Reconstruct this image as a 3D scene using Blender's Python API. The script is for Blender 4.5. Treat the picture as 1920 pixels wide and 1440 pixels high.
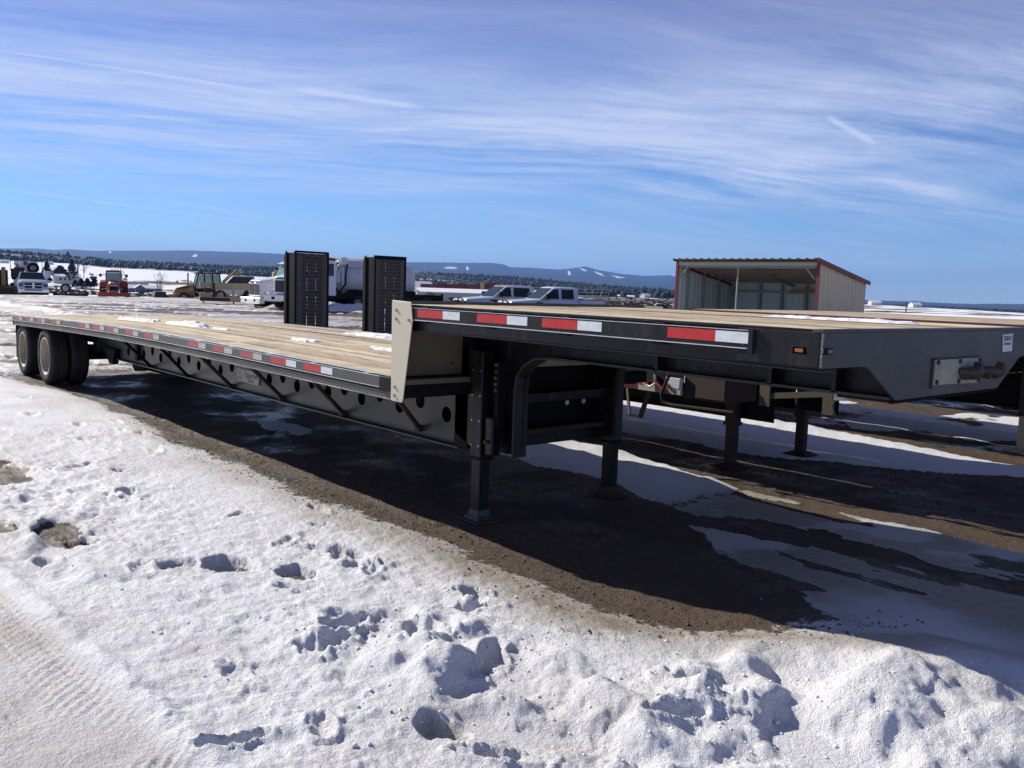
import bpy, bmesh, math, random
import numpy as np
from mathutils import Matrix, Vector
random.seed(7); RNG = np.random.RandomState(11)
S = bpy.context.scene
for o in list(bpy.data.objects): bpy.data.objects.remove(o)
COL = S.collection
# ------------------------------------------------------------------ camera
CAM = np.array([1.9013, -3.3650, 1.6862]); FPX = 1646.24
YAW, PITCH, ROLL = math.radians(-48.863), math.radians(6.205), math.radians(1.923)
def cam_axes():
    cy, sy, cp, sp = math.cos(YAW), math.sin(YAW), math.cos(PITCH), math.sin(PITCH)
    f = np.array([sy*cp, cy*cp, -sp]); r = np.array([cy, -sy, 0.]); u = np.cross(r, f)
    cr, sr = math.cos(ROLL), math.sin(ROLL)
    return cr*r+sr*u, -sr*r+cr*u, f
CR, CU, CF = cam_axes()
cam = bpy.data.cameras.new('camera'); camo = bpy.data.objects.new('camera', cam); COL.objects.link(camo)
camo.matrix_world = Matrix([[CR[0], CU[0], -CF[0], CAM[0]], [CR[1], CU[1], -CF[1], CAM[1]], [CR[2], CU[2], -CF[2], CAM[2]], [0, 0, 0, 1]])
cam.sensor_width = 36; cam.lens = FPX/1920*36; cam.clip_start = .05; cam.clip_end = 40000
S.camera = camo
S.render.resolution_x = 1024; S.render.resolution_y = 768
# ------------------------------------------------------------------ light
SUN_EL = math.radians(31); SUN_AZ_VEC = Vector((-math.cos(math.radians(13)), -math.sin(math.radians(13)), 0))
sun_dir = (SUN_AZ_VEC*math.cos(SUN_EL)+Vector((0, 0, math.sin(SUN_EL)))).normalized()
sl = bpy.data.lights.new('sun', 'SUN'); sl.energy = 5.0; sl.angle = math.radians(.53); sl.color = (1, .94, .83)
so = bpy.data.objects.new('sun', sl); COL.objects.link(so); so.rotation_euler = sun_dir.to_track_quat('Z', 'Y').to_euler()
so.location = (0, 0, 60)
S.view_settings.view_transform = 'Standard'; S.view_settings.look = 'None'; S.view_settings.gamma = 1
S.view_settings.exposure = .40; S.view_settings.use_curve_mapping = False
W = bpy.data.worlds.new('World'); S.world = W; W.use_nodes = True
def N(nt, t, **k):
    n = nt.nodes.new(t)
    for a, b in k.items():
        if a.startswith('i_'): n.inputs[a[2:].replace('_', ' ')].default_value = b
        else: setattr(n, a, b)
    return n
def L(nt, a, b): nt.links.new(a, b)
def ramp(nt, fac, stops, interp='LINEAR'):
    n = nt.nodes.new('ShaderNodeValToRGB'); n.color_ramp.interpolation = interp
    e = n.color_ramp.elements
    while len(e) < len(stops): e.new(.5)
    for q, (p, c) in zip(e, stops):
        q.position = p; q.color = c if len(c) == 4 else (*c, 1)
    L(nt, fac, n.inputs[0]); return n
def mth(nt, op, a, b=None, clamp=False):
    n = nt.nodes.new('ShaderNodeMath'); n.operation = op; n.use_clamp = clamp
    for i, v in enumerate((a, b)):
        if v is None: continue
        if isinstance(v, (int, float)): n.inputs[i].default_value = v
        else: L(nt, v, n.inputs[i])
    return n.outputs[0]
def vdot(nt, v, d):
    n = nt.nodes.new('ShaderNodeVectorMath'); n.operation = 'DOT_PRODUCT'; L(nt, v, n.inputs[0]); n.inputs[1].default_value = d
    return n.outputs['Value']
def mixc(nt, f, a, b, mode='MIX'):
    n = nt.nodes.new('ShaderNodeMix'); n.data_type = 'RGBA'; n.blend_type = mode
    for s, v in ((0, f), (6, a), (7, b)):
        if isinstance(v, (int, float)): n.inputs[s].default_value = v
        elif isinstance(v, tuple): n.inputs[s].default_value = v if len(v) == 4 else (*v, 1)
        else: L(nt, v, n.inputs[s])
    return n.outputs[2]
def pixdir(x, y):
    d = CF+(x-960)/FPX*CR-(y-720)/FPX*CU; return d/np.linalg.norm(d)
def build_world():
    nt = W.node_tree; nt.nodes.clear()
    out = N(nt, 'ShaderNodeOutputWorld'); bg = N(nt, 'ShaderNodeBackground'); bg.inputs[1].default_value = .066
    sky = N(nt, 'ShaderNodeTexSky', sky_type='NISHITA', sun_disc=False, sun_elevation=SUN_EL,
            sun_rotation=math.atan2(sun_dir.x, sun_dir.y), altitude=1900, air_density=1.0, dust_density=.25, ozone_density=3.2)
    tc = N(nt, 'ShaderNodeTexCoord'); gen = tc.outputs['Generated']
    g = (math.sin(YAW), math.cos(YAW), 0); rr = (math.cos(YAW), -math.sin(YAW), 0)
    fw = vdot(nt, gen, g); rt = vdot(nt, gen, rr); up = vdot(nt, gen, (0, 0, 1))
    upc = mth(nt, 'ADD', mth(nt, 'MAXIMUM', up, 0), .10)
    u = mth(nt, 'DIVIDE', rt, upc); v = mth(nt, 'DIVIDE', fw, upc)
    # rotate the streak direction slightly and bend it with a slow noise
    def comb(a, b, c=0.0):
        n = N(nt, 'ShaderNodeCombineXYZ')
        for i, q in enumerate((a, b, c)):
            if isinstance(q, (int, float)): n.inputs[i].default_value = q
            else: L(nt, q, n.inputs[i])
        return n.outputs[0]
    uv = comb(u, v)
    wn = N(nt, 'ShaderNodeTexNoise', i_Scale=.32, i_Detail=3.0); L(nt, uv, wn.inputs['Vector'])
    wob = mth(nt, 'MULTIPLY', mth(nt, 'SUBTRACT', wn.outputs[0], .5), 1.5)
    ca, sa = math.cos(math.radians(13)), math.sin(math.radians(13))
    us = mth(nt, 'ADD', mth(nt, 'MULTIPLY', u, ca), mth(nt, 'MULTIPLY', v, sa))
    vs = mth(nt, 'ADD', mth(nt, 'SUBTRACT', mth(nt, 'MULTIPLY', v, ca), mth(nt, 'MULTIPLY', u, sa)), wob)
    def noise(su, sv, sc, det, off, rough=.55, dist=0.0):
        n = N(nt, 'ShaderNodeTexNoise', i_Scale=sc, i_Detail=det, i_Roughness=rough, i_Distortion=dist)
        L(nt, comb(mth(nt, 'MULTIPLY', us, su), mth(nt, 'MULTIPLY', vs, sv), off), n.inputs['Vector']); return n.outputs[0]
    fib = noise(.17, 1.0, 2.4, 12, 3.1, .78, .12); fib2 = noise(.34, 1.0, 1.0, 12, 9.4, .74, .25)
    mask = noise(.40, .8, .55, 4, 17.3, .6, .5)
    big = ramp(nt, mask, [(.40, (0, 0, 0)), (.60, (1, 1, 1))]).outputs[0]
    f1 = ramp(nt, fib, [(.38, (0, 0, 0)), (.66, (1, 1, 1))]).outputs[0]
    f2 = ramp(nt, fib2, [(.41, (0, 0, 0)), (.64, (1, 1, 1))]).outputs[0]
    # the long band of cirrus: a belt between about 6 and 22 degrees of elevation, fading above
    belt = ramp(nt, up, [(.0, (.9, .9, .9)), (.045, (.35, .35, .35)), (.08, (.5, .5, .5)), (.115, (1, 1, 1)), (.19, (1, 1, 1)), (.25, (.36, .36, .36)), (.32, (.17, .17, .17)), (1, (.2, .2, .2))]).outputs[0]
    c = mth(nt, 'MULTIPLY', mth(nt, 'ADD', mth(nt, 'MULTIPLY', f1, .60), mth(nt, 'MULTIPLY', f2, .50)), mth(nt, 'ADD', mth(nt, 'MULTIPLY', big, .75), .25))
    c = mth(nt, 'MULTIPLY', mth(nt, 'MULTIPLY', c, belt), 1.25)
    c = mth(nt, 'ADD', c, .03)
    # contrails: thin great-circle bands between two directions
    for (p0, p1, wd, st) in (((-60, 85), (545, 178), .0016, .30), ((545, 165), (800, 203), .0042, .42), ((-60, 205), (430, 226), .0012, .24),
                             ((-60, 346), (540, 425), .0018, .55), ((250, 366), (820, 462), .0032, .34), ((1360, 313), (1560, 348), .0022, .40),
                             ((1545, 215), (1645, 272), .0045, .45), ((1655, 402), (1688, 452), .0011, .22), ((1700, 374), (1960, 425), .0016, .16)):
        a, b = pixdir(*p0), pixdir(*p1); n_ = np.cross(a, b); n_ /= np.linalg.norm(n_)
        m = (a+b); m /= np.linalg.norm(m); ch = float(a@m)
        dist = mth(nt, 'ABSOLUTE', vdot(nt, gen, tuple(n_)))
        band = mth(nt, 'SUBTRACT', 1.0, mth(nt, 'DIVIDE', dist, wd), clamp=True)
        seg = mth(nt, 'DIVIDE', mth(nt, 'SUBTRACT', vdot(nt, gen, tuple(m)), ch), max((1-ch)*.6, 1e-5), clamp=True)
        tex = mth(nt, 'ADD', mth(nt, 'MULTIPLY', fib2, .9), .55)
        c = mth(nt, 'ADD', c, mth(nt, 'MULTIPLY', mth(nt, 'MULTIPLY', mth(nt, 'MULTIPLY', band, seg), st), tex))
    c = mth(nt, 'MINIMUM', c, .85)
    tint = ramp(nt, up, [(0, (1.18, 1.34, 1.42)), (.055, (.84, 1.10, 1.40)), (.13, (.66, .98, 1.40)), (.30, (1.06, .88, 1.20)), (.55, (1.32, .84, 1.18)), (1, (1.2, .92, 1.2))]).outputs[0]
    base = mixc(nt, 1.0, sky.outputs[0], tint, 'MULTIPLY')
    cloudc = (7.8, 8.7, 11.2)
    colr = mixc(nt, c, base, cloudc)
    L(nt, colr, bg.inputs[0]); L(nt, bg.outputs[0], out.inputs[0])
build_world()
S.render.engine = 'CYCLES'
S.cycles.max_bounces = 6; S.cycles.volume_bounces = 0; S.cycles.diffuse_bounces = 2; S.cycles.glossy_bounces = 3
S.cycles.sample_clamp_indirect = 6
# ------------------------------------------------------------------ numpy noise
def vnoise(x, y, seed=0):
    xi = np.floor(x).astype(np.int64); yi = np.floor(y).astype(np.int64); fx = x-xi; fy = y-yi
    def h(a, b):
        n = (a*374761393+b*668265263+seed*1274126177) & 0xffffffff
        n = ((n ^ (n >> 13))*1274126177) & 0xffffffff
        return ((n ^ (n >> 16)) & 0xffff)/65535.
    u = fx*fx*fx*(fx*(fx*6-15)+10); v = fy*fy*fy*(fy*(fy*6-15)+10)
    a = h(xi, yi); b = h(xi+1, yi); c = h(xi, yi+1); d = h(xi+1, yi+1)
    return a+(b-a)*u+(c-a)*v+(a-b-c+d)*u*v
def fbm(x, y, o=4, seed=0, g=.5):
    s = 0; a = 1; t = 0
    for i in range(o):
        ca, sa = math.cos(i*1.1+.3), math.sin(i*1.1+.3)
        s = s+a*vnoise((x*ca-y*sa)*2**i+i*13.7, (x*sa+y*ca)*2**i+i*7.3, seed+i); t += a; a *= g
    return s/t
def sst(a, b, x):
    t = np.clip((x-a)/(b-a), 0, 1); return t*t*(3-2*t)
# ------------------------------------------------------------------ materials
MATS = {}
def new_mat(name):
    m = bpy.data.materials.new(name); m.use_nodes = True; nt = m.node_tree
    b = nt.nodes['Principled BSDF']; MATS[name] = m; return m, nt, b
def paint(name, col, rough=.45, dirt=(.10, .085, .065), amt=.35, scale=3., metal=0., bump=.0, spec=.5, fine=40., stretch=(1, 1, 1), chips=0.):
    m, nt, b = new_mat(name)
    tc = N(nt, 'ShaderNodeTexCoord'); mp = N(nt, 'ShaderNodeMapping'); L(nt, tc.outputs['Object'], mp.inputs[0]); mp.inputs['Scale'].default_value = stretch
    n1 = N(nt, 'ShaderNodeTexNoise', i_Scale=scale, i_Detail=8.0, i_Roughness=.65); L(nt, mp.outputs[0], n1.inputs['Vector'])
    n2 = N(nt, 'ShaderNodeTexNoise', i_Scale=fine, i_Detail=4.0, i_Roughness=.7); L(nt, mp.outputs[0], n2.inputs['Vector'])
    f = ramp(nt, n1.outputs[0], [(.42, (0, 0, 0)), (.72, (1, 1, 1))]).outputs[0]
    g = ramp(nt, n2.outputs[0], [(.50, (0, 0, 0)), (.70, (1, 1, 1))]).outputs[0]
    fac = mth(nt, 'MULTIPLY', mth(nt, 'ADD', mth(nt, 'MULTIPLY', f, .7), mth(nt, 'MULTIPLY', g, .5)), amt, clamp=True)
    cc = mixc(nt, fac, col, dirt)
    if chips:
        n3 = N(nt, 'ShaderNodeTexNoise', i_Scale=75., i_Detail=3.0, i_Roughness=.6); L(nt, tc.outputs['Object'], n3.inputs['Vector'])
        n4 = N(nt, 'ShaderNodeTexNoise', i_Scale=6., i_Detail=5.0, i_Roughness=.7); mp4 = N(nt, 'ShaderNodeMapping'); mp4.inputs['Scale'].default_value = (2.2, 2.2, .5); L(nt, tc.outputs['Object'], mp4.inputs[0]); L(nt, mp4.outputs[0], n4.inputs['Vector'])
        cc = mixc(nt, mth(nt, 'MULTIPLY', ramp(nt, n4.outputs[0], [(.52, (0, 0, 0)), (.75, (1, 1, 1))]).outputs[0], chips*.8, clamp=True), cc, (.085, .078, .066))
        cc = mixc(nt, mth(nt, 'MULTIPLY', ramp(nt, n3.outputs[0], [(.69, (0, 0, 0)), (.73, (1, 1, 1))]).outputs[0], chips, clamp=True), cc, (.34, .33, .31))
    L(nt, cc, b.inputs['Base Color'])
    L(nt, mth(nt, 'ADD', mth(nt, 'MULTIPLY', fac, .5), rough, clamp=True), b.inputs['Roughness'])
    b.inputs['Metallic'].default_value = metal; b.inputs['Specular IOR Level'].default_value = spec
    if bump:
        bp = N(nt, 'ShaderNodeBump', i_Strength=bump, i_Distance=.004); L(nt, n2.outputs[0], bp.inputs['Height']); L(nt, bp.outputs[0], b.inputs['Normal'])
    return m
M = {}
M['black'] = paint('black_paint', (.0035, .004, .006), .36, (.04, .035, .028), .30, 2.5, bump=.45, spec=.28, chips=.45)
M['black_matt'] = paint('black_frame', (.005, .0055, .0065), .62, (.035, .028, .022), .4, 4., bump=.3, spec=.15)
M['grey_black'] = paint('dark_grey_paint', (.024, .027, .031), .34, (.075, .072, .066), .5, 2.2, bump=.35, spec=.45, chips=.4)
M['web'] = paint('weathered_grey_black_web', (.030, .034, .034), .36, (.10, .095, .07), .5, 1.6, bump=.2, spec=.4, chips=.35)
M['rail_low'] = paint('faded_rail_paint', (.048, .045, .043), .45, (.15, .13, .11), .6, 5, bump=.4, stretch=(.4, 1, 3), chips=.6)
M['rust'] = paint('rusty_tube', (.045, .026, .018), .7, (.12, .055, .03), .7, 9, bump=.5)
M['cream'] = paint('cream_aluminium', (.60, .54, .40), .42, (.35, .30, .22), .25, 4, bump=.1)
M['cream_shaded'] = paint('shaded_cream_panel', (.14, .122, .082), .55, (.08, .066, .046), .4, 5, bump=.1)  # cream bulkhead metal with its shade painted in as a darker colour
M['flange'] = paint('dusty_flange', (.009, .009, .010), .5, (.075, .068, .056), .6, 7, bump=.4)
M['weld'] = paint('chipped_weld', (.012, .012, .013), .4, (.55, .55, .54), .95, 60, bump=.8, fine=90)
M['bracket'] = paint('dull_bracket', (.10, .078, .052), .6, (.05, .04, .03), .5, 8)
M['plate'] = paint('pale_steel_plate', (.34, .33, .26), .5, (.07, .06, .05), .5, 9, bump=.3)
M['steel'] = paint('bare_steel', (.40, .40, .39), .35, (.16, .13, .10), .5, 12, metal=.8)
M['bright'] = paint('bright_worn_steel', (.75, .75, .74), .3, (.4, .38, .34), .3, 12, metal=.6)
M['red_tape'] = paint('red_reflector', (.50, .004, .006), .42, (.30, .12, .10), .25, 18)
M['white_tape'] = paint('white_reflector', (.72, .77, .78), .4, (.25, .25, .22), .45, 22)
M['red_faded'] = paint('faded_red_reflector', (.40, .045, .045), .5, (.36, .24, .22), .45, 14)
M['white_faded'] = paint('faded_white_reflector', (.48, .49, .46), .5, (.24, .22, .18), .5, 16)
M['maroon'] = paint('maroon_paint', (.13, .016, .018), .45, (.10, .06, .05), .4, 5)
M['rubber'] = paint('tyre_rubber', (.022, .022, .022), .8, (.085, .078, .066), .55, 3, bump=.5, spec=.3)
M['rim'] = paint('dusty_steel_rim', (.46, .39, .28), .5, (.12, .10, .075), .6, 5)
M['rim_lip'] = paint('bright_rim_lip', (.62, .58, .50), .35, (.3, .26, .2), .3, 9, metal=.3)
M['sticker'] = paint('sticker_paper', (.72, .72, .74), .5, (.6, .6, .6), .1, 8)
M['ink'] = paint('dark_ink', (.03, .02, .03), .6, (.05, .05, .05), .1)
M['ink_red'] = paint('red_ink', (.40, .05, .05), .6, (.3, .1, .1), .1)
M['amber'] = paint('amber_lens', (.34, .10, .025), .25, (.2, .08, .03), .4, 30)
M['glad'] = paint('grimy_coupling', (.05, .038, .025), .6, (.015, .012, .01), .7, 25, bump=.6)
M['blue'] = paint('blue_coupling', (.012, .014, .05), .5, (.04, .03, .03), .5, 25)
M['label'] = paint('weathered_nameplate', (.50, .47, .43), .5, (.22, .20, .18), .55, 12)
M['ramp_black'] = paint('ramp_black', (.004, .004, .005), .6, (.024, .020, .018), .45, 5, bump=.4, spec=.15)
M['ramp_mesh'] = None
M['tan_siding'] = None
M['green_steel'] = paint('pale_green_steel', (.34, .42, .33), .55, (.2, .18, .14), .3, 5)
M['white_paint'] = paint('white_vehicle_paint', (.74, .75, .77), .22, (.45, .42, .38), .18, 2)
M['silver_paint'] = paint('silver_vehicle_paint', (.42, .47, .56), .25, (.3, .28, .25), .2, 2, metal=.3)
M['chrome'] = paint('chrome', (.78, .79, .8), .15, (.4, .4, .4), .2, 8, metal=1.)
M['glass'] = paint('dark_window_glass', (.012, .020, .023), .14, (.05, .05, .05), .15, 3, spec=.2)
M['glass_green'] = paint('greenish_cab_glass', (.17, .33, .31), .12, (.2, .25, .22), .3, 3, spec=.9)
M['tractor_red'] = paint('tractor_red', (.33, .05, .028), .5, (.12, .06, .04), .5, 4)
M['orange_red'] = paint('orange_red_blade', (.40, .045, .018), .5, (.25, .06, .03), .4, 3)
M['cat_yellow'] = paint('old_yellow_paint', (.40, .25, .08), .55, (.15, .10, .055), .5, 3)
M['tan_paint'] = paint('tan_equipment_paint', (.44, .365, .235), .6, (.20, .14, .09), .45, 3)
M['tan_dark'] = paint('brownish_tan_paint', (.36, .23, .11), .55, (.2, .13, .07), .3, 3)
M['tank'] = paint('pale_tank_paint', (.60, .62, .64), .3, (.45, .44, .40), .3, 1.5)
M['tank_tan'] = paint('dusty_tank_paint', (.50, .47, .41), .5, (.36, .33, .28), .4, 1.5)
M['dark_rust'] = paint('dark_rusted_steel', (.035, .022, .018), .7, (.09, .045, .03), .5, 5)
M['wall_grey'] = paint('grey_metal_wall', (.27, .28, .29), .6, (.2, .2, .18), .3, .5)
M['house_blue'] = paint('blue_grey_siding', (.055, .075, .13), .7, (.09, .10, .13), .3, .5)
M['house_white'] = paint('white_siding', (.66, .64, .60), .7, (.5, .48, .44), .3, .5)
M['barn_green'] = paint('grey_green_barn', (.10, .13, .12), .7, (.12, .12, .1), .3, .5)
M['roof_snow'] = paint('snowy_roof', (.80, .81, .84), .7, (.62, .62, .64), .3, .5)
M['roof_dark'] = paint('dark_shingles', (.09, .085, .085), .8, (.2, .2, .2), .3, .5)
M['wood_pole'] = paint('weathered_pole', (.12, .085, .06), .8, (.2, .17, .14), .4, 5)
M['timber'] = paint('warm_timber', (.42, .24, .10), .7, (.25, .15, .08), .4, 5)
M['conifer'] = paint('conifer_needles', (.022, .032, .022), .8, (.05, .05, .035), .5, 1.5, spec=.2)
M['twig'] = paint('bare_twigs', (.13, .10, .08), .9, (.2, .17, .14), .4, 2, spec=.1)
M['sage'] = paint('sage_leaves', (.12, .12, .055), .85, (.2, .18, .1), .5, 3, spec=.2)
def mat_wood():
    out = []
    for k, (c1, c2, c3) in enumerate([((.58, .465, .27), (.71, .59, .37), (.20, .14, .09)), ((.50, .41, .27), (.62, .52, .36), (.17, .12, .08)), ((.62, .50, .29), (.74, .62, .39), (.22, .16, .10)), ((.46, .35, .21), (.58, .46, .30), (.15, .10, .065)), ((.40, .345, .27), (.50, .44, .35), (.12, .09, .07)), ((.17, .105, .08), (.24, .15, .11), (.07, .045, .035))]):
        m, nt, b = new_mat('plank_wood_%s' % 'abcdef'[k])
        tc = N(nt, 'ShaderNodeTexCoord'); oi = N(nt, 'ShaderNodeObjectInfo')
        add = N(nt, 'ShaderNodeVectorMath', operation='ADD'); L(nt, tc.outputs['Object'], add.inputs[0])
        sc = N(nt, 'ShaderNodeVectorMath', operation='SCALE'); sc.inputs[0].default_value = (7, 11, 3); L(nt, oi.outputs['Random'], sc.inputs['Scale']); L(nt, sc.outputs[0], add.inputs[1])
        def nz(scale, st, det=6., r=.6):
            mp = N(nt, 'ShaderNodeMapping'); mp.inputs['Scale'].default_value = st; L(nt, add.outputs[0], mp.inputs[0])
            n = N(nt, 'ShaderNodeTexNoise', i_Scale=scale, i_Detail=det, i_Roughness=r); L(nt, mp.outputs[0], n.inputs['Vector']); return n.outputs[0]
        grain = nz(60, (.035, 1, 1)); patch = nz(2.2, (.6, 1.6, 1)); crack = nz(22, (.06, 1, 1), 8, .7); scuff = nz(9, (.5, 1, 1), 8, .75)
        col = mixc(nt, grain, c1, c2)
        col = mixc(nt, mth(nt, 'MULTIPLY', ramp(nt, patch, [(.44, (0, 0, 0)), (.66, (1, 1, 1))]).outputs[0], .6), col, (.33, .275, .20))
        col = mixc(nt, ramp(nt, crack, [(.54, (0, 0, 0)), (.64, (1, 1, 1))]).outputs[0], col, c3)
        col = mixc(nt, mth(nt, 'MULTIPLY', ramp(nt, scuff, [(.53, (0, 0, 0)), (.66, (1, 1, 1))]).outputs[0], .75), col, c3)
        hsv = N(nt, 'ShaderNodeHueSaturation'); L(nt, col, hsv.inputs['Color']); L(nt, mth(nt, 'ADD', mth(nt, 'MULTIPLY', oi.outputs['Random'], .34), .83), hsv.inputs['Value'])
        L(nt, hsv.outputs[0], b.inputs['Base Color']); b.inputs['Roughness'].default_value = .75
        bp = N(nt, 'ShaderNodeBump', i_Strength=.6, i_Distance=.004); L(nt, mth(nt, 'SUBTRACT', grain, crack), bp.inputs['Height']); L(nt, bp.outputs[0], b.inputs['Normal'])
        out.append(m)
    return out
WOOD = mat_wood()
def mat_mesh():
    m, nt, b = new_mat('expanded_metal')
    tc = N(nt, 'ShaderNodeTexCoord'); mp = N(nt, 'ShaderNodeMapping'); mp.inputs['Scale'].default_value = (1, 1, .62); L(nt, tc.outputs['Object'], mp.inputs[0])
    v = N(nt, 'ShaderNodeTexVoronoi', i_Scale=26., i_Randomness=.12, feature='DISTANCE_TO_EDGE'); L(nt, mp.outputs[0], v.inputs['Vector'])
    n = N(nt, 'ShaderNodeTexNoise', i_Scale=3., i_Detail=6.); L(nt, tc.outputs['Object'], n.inputs['Vector'])
    f = ramp(nt, v.outputs['Distance'], [(.06, (0, 0, 0)), (.22, (1, 1, 1))]).outputs[0]
    col = mixc(nt, f, (.11, .092, .074), (.009, .008, .008)); col = mixc(nt, mth(nt, 'MULTIPLY', n.outputs[0], .45), col, (.05, .042, .034))
    L(nt, col, b.inputs['Base Color']); b.inputs['Roughness'].default_value = .6
    bp = N(nt, 'ShaderNodeBump', i_Strength=.8, i_Distance=.01, invert=True); L(nt, f, bp.inputs['Height']); L(nt, bp.outputs[0], b.inputs['Normal'])
    return m
M['ramp_mesh'] = mat_mesh()
M['tan_siding'] = paint('tan_corrugated', (.76, .61, .40), .55, (.46, .36, .24), .4, .9)
M['green_siding'] = paint('pale_green_corrugated', (.76, .79, .70), .5, (.55, .55, .48), .35, .9)
M['under_roof'] = paint('roof_underside', (.34, .28, .22), .65, (.14, .11, .08), .5, 2)
M['shed_red'] = paint('shed_red_trim', (.22, .035, .03), .5, (.12, .05, .04), .3, 3)
def mat_snow(name='snow', col=(.86, .88, .91)):
    m, nt, b = new_mat(name)
    tc = N(nt, 'ShaderNodeTexCoord')
    n = N(nt, 'ShaderNodeTexNoise', i_Scale=60., i_Detail=6., i_Roughness=.75); L(nt, tc.outputs['Object'], n.inputs['Vector'])
    L(nt, mixc(nt, mth(nt, 'MULTIPLY', n.outputs[0], .3), col, (.74, .74, .74)), b.inputs['Base Color']); b.inputs['Roughness'].default_value = .6
    bp = N(nt, 'ShaderNodeBump', i_Strength=.5, i_Distance=.01); L(nt, n.outputs[0], bp.inputs['Height']); L(nt, bp.outputs[0], b.inputs['Normal'])
    return m
M['snow'] = mat_snow()
# ------------------------------------------------------------------ mesh helpers
class MB:
    def __init__(s): s.v = []; s.f = []; s.m = []
    def add(s, vs, fs, mi=0):
        o = len(s.v); s.v += [tuple(map(float, p)) for p in vs]; s.f += [tuple(i+o for i in f) for f in fs]; s.m += [mi]*len(fs); return s
    def box(s, x0, x1, y0, y1, z0, z1, mi=0): return s.hexa((x0, x1, y0, y1, z0), (x0, x1, y0, y1, z1), mi)
    def hexa(s, a, b, mi=0):
        vs = [(a[0], a[2], a[4]), (a[1], a[2], a[4]), (a[1], a[3], a[4]), (a[0], a[3], a[4]), (b[0], b[2], b[4]), (b[1], b[2], b[4]), (b[1], b[3], b[4]), (b[0], b[3], b[4])]
        return s.add(vs, [(0, 3, 2, 1), (4, 5, 6, 7), (0, 1, 5, 4), (1, 2, 6, 5), (2, 3, 7, 6), (3, 0, 4, 7)], mi)
    def prism(s, poly, axis, a, b, mi=0):
        n = len(poly); P = []
        for t in (a, b):
            for p, q in poly:
                P.append({'x': (t, p, q), 'y': (p, t, q), 'z': (p, q, t)}[axis])
        return s.add(P, [tuple(range(n))[::-1], tuple(range(n, 2*n))]+[(i, (i+1) % n, n+(i+1) % n, n+i) for i in range(n)], mi)
    def beam(s, p0, p1, w, h=None, up=(0, 0, 1), mi=0):
        h = h or w; p0 = Vector(p0); p1 = Vector(p1); d = (p1-p0).normalized(); up = Vector(up)
        if abs(d.dot(up)) > .98: up = Vector((1, 0, 0))
        r = d.cross(up).normalized(); u = r.cross(d)
        vs = [p+r*a*w/2+u*b*h/2 for p in (p0, p1) for a, b in ((-1, -1), (1, -1), (1, 1), (-1, 1))]
        return s.add(vs, [(3, 2, 1, 0), (4, 5, 6, 7), (0, 1, 5, 4), (1, 2, 6, 5), (2, 3, 7, 6), (3, 0, 4, 7)], mi)
    def tube(s, pts, r, n=10, mi=0, caps=True):
        pts = [Vector(p) for p in pts]; rings = []; prev = None
        rs = r if isinstance(r, (list, tuple)) else [r]*len(pts)
        for i, p in enumerate(pts):
            d = (pts[min(i+1, len(pts)-1)]-pts[max(i-1, 0)]).normalized()
            a = prev if prev is not None else (Vector((0, 0, 1)) if abs(d.z) < .9 else Vector((1, 0, 0)))
            u = (a-d*a.dot(d)).normalized(); prev = u; w = d.cross(u)
            rings.append([p+(u*math.cos(t)+w*math.sin(t))*rs[i] for t in [2*math.pi*k/n for k in range(n)]])
        vs = [q for g in rings for q in g]; fs = []
        for i in range(len(pts)-1):
            for k in range(n):
                fs.append((i*n+k, i*n+(k+1) % n, (i+1)*n+(k+1) % n, (i+1)*n+k))
        if caps: fs += [tuple(range(n))[::-1], tuple(range((len(pts)-1)*n, len(pts)*n))]
        return s.add(vs, fs, mi)
    def lathe(s, prof, c, axis='y', n=32, mi=0):
        # prof: list of (radius, offset along axis)
        vs = []; fs = []
        for r, t in prof:
            for k in range(n):
                a = 2*math.pi*k/n; p, q = r*math.cos(a), r*math.sin(a)
                o = {'y': (p, t, q), 'x': (t, p, q), 'z': (p, q, t)}[axis]
                vs.append((c[0]+o[0], c[1]+o[1], c[2]+o[2]))
        for i in range(len(prof)-1):
            for k in range(n): fs.append((i*n+k, i*n+(k+1) % n, (i+1)*n+(k+1) % n, (i+1)*n+k))
        return s.add(vs, fs, mi)
    def sweepx(s, nodes, y0, y1, z0, z1, mi=0):
        # nodes: [(x,z)], a bar of section y0..y1 by z0..z1 following them
        vs = []; fs = []
        for x, z in nodes: vs += [(x, y0, z+z0), (x, y1, z+z0), (x, y1, z+z1), (x, y0, z+z1)]
        for i in range(len(nodes)-1):
            a = i*4; b = a+4
            for k in range(4): fs.append((a+k, a+(k+1) % 4, b+(k+1) % 4, b+k))
        m = (len(nodes)-1)*4; fs += [(3, 2, 1, 0), (m, m+1, m+2, m+3)]
        return s.add(vs, fs, mi)
    def obj(s, name, mats, parent=None, bevel=0, smooth=False, seg=1, label=None):
        me = bpy.data.meshes.new(name); me.from_pydata(s.v, [], s.f)
        for m in (mats if isinstance(mats, (list, tuple)) else [mats]): me.materials.append(m)
        if any(s.m): me.polygons.foreach_set('material_index', s.m)
        bm = bmesh.new(); bm.from_mesh(me); bmesh.ops.recalc_face_normals(bm, faces=bm.faces); bm.to_mesh(me); bm.free()
        if smooth:
            me.polygons.foreach_set('use_smooth', [True]*len(me.polygons))
            try: me.set_sharp_from_angle(angle=math.radians(38))
            except Exception: pass
        o = bpy.data.objects.new(name, me); COL.objects.link(o)
        if parent is not None: o.parent = parent
        if bevel:
            b = o.modifiers.new('bevel', 'BEVEL'); b.width = bevel; b.segments = seg; b.limit_method = 'ANGLE'; b.angle_limit = math.radians(40)
        if label: o['label'] = label
        return o
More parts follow.
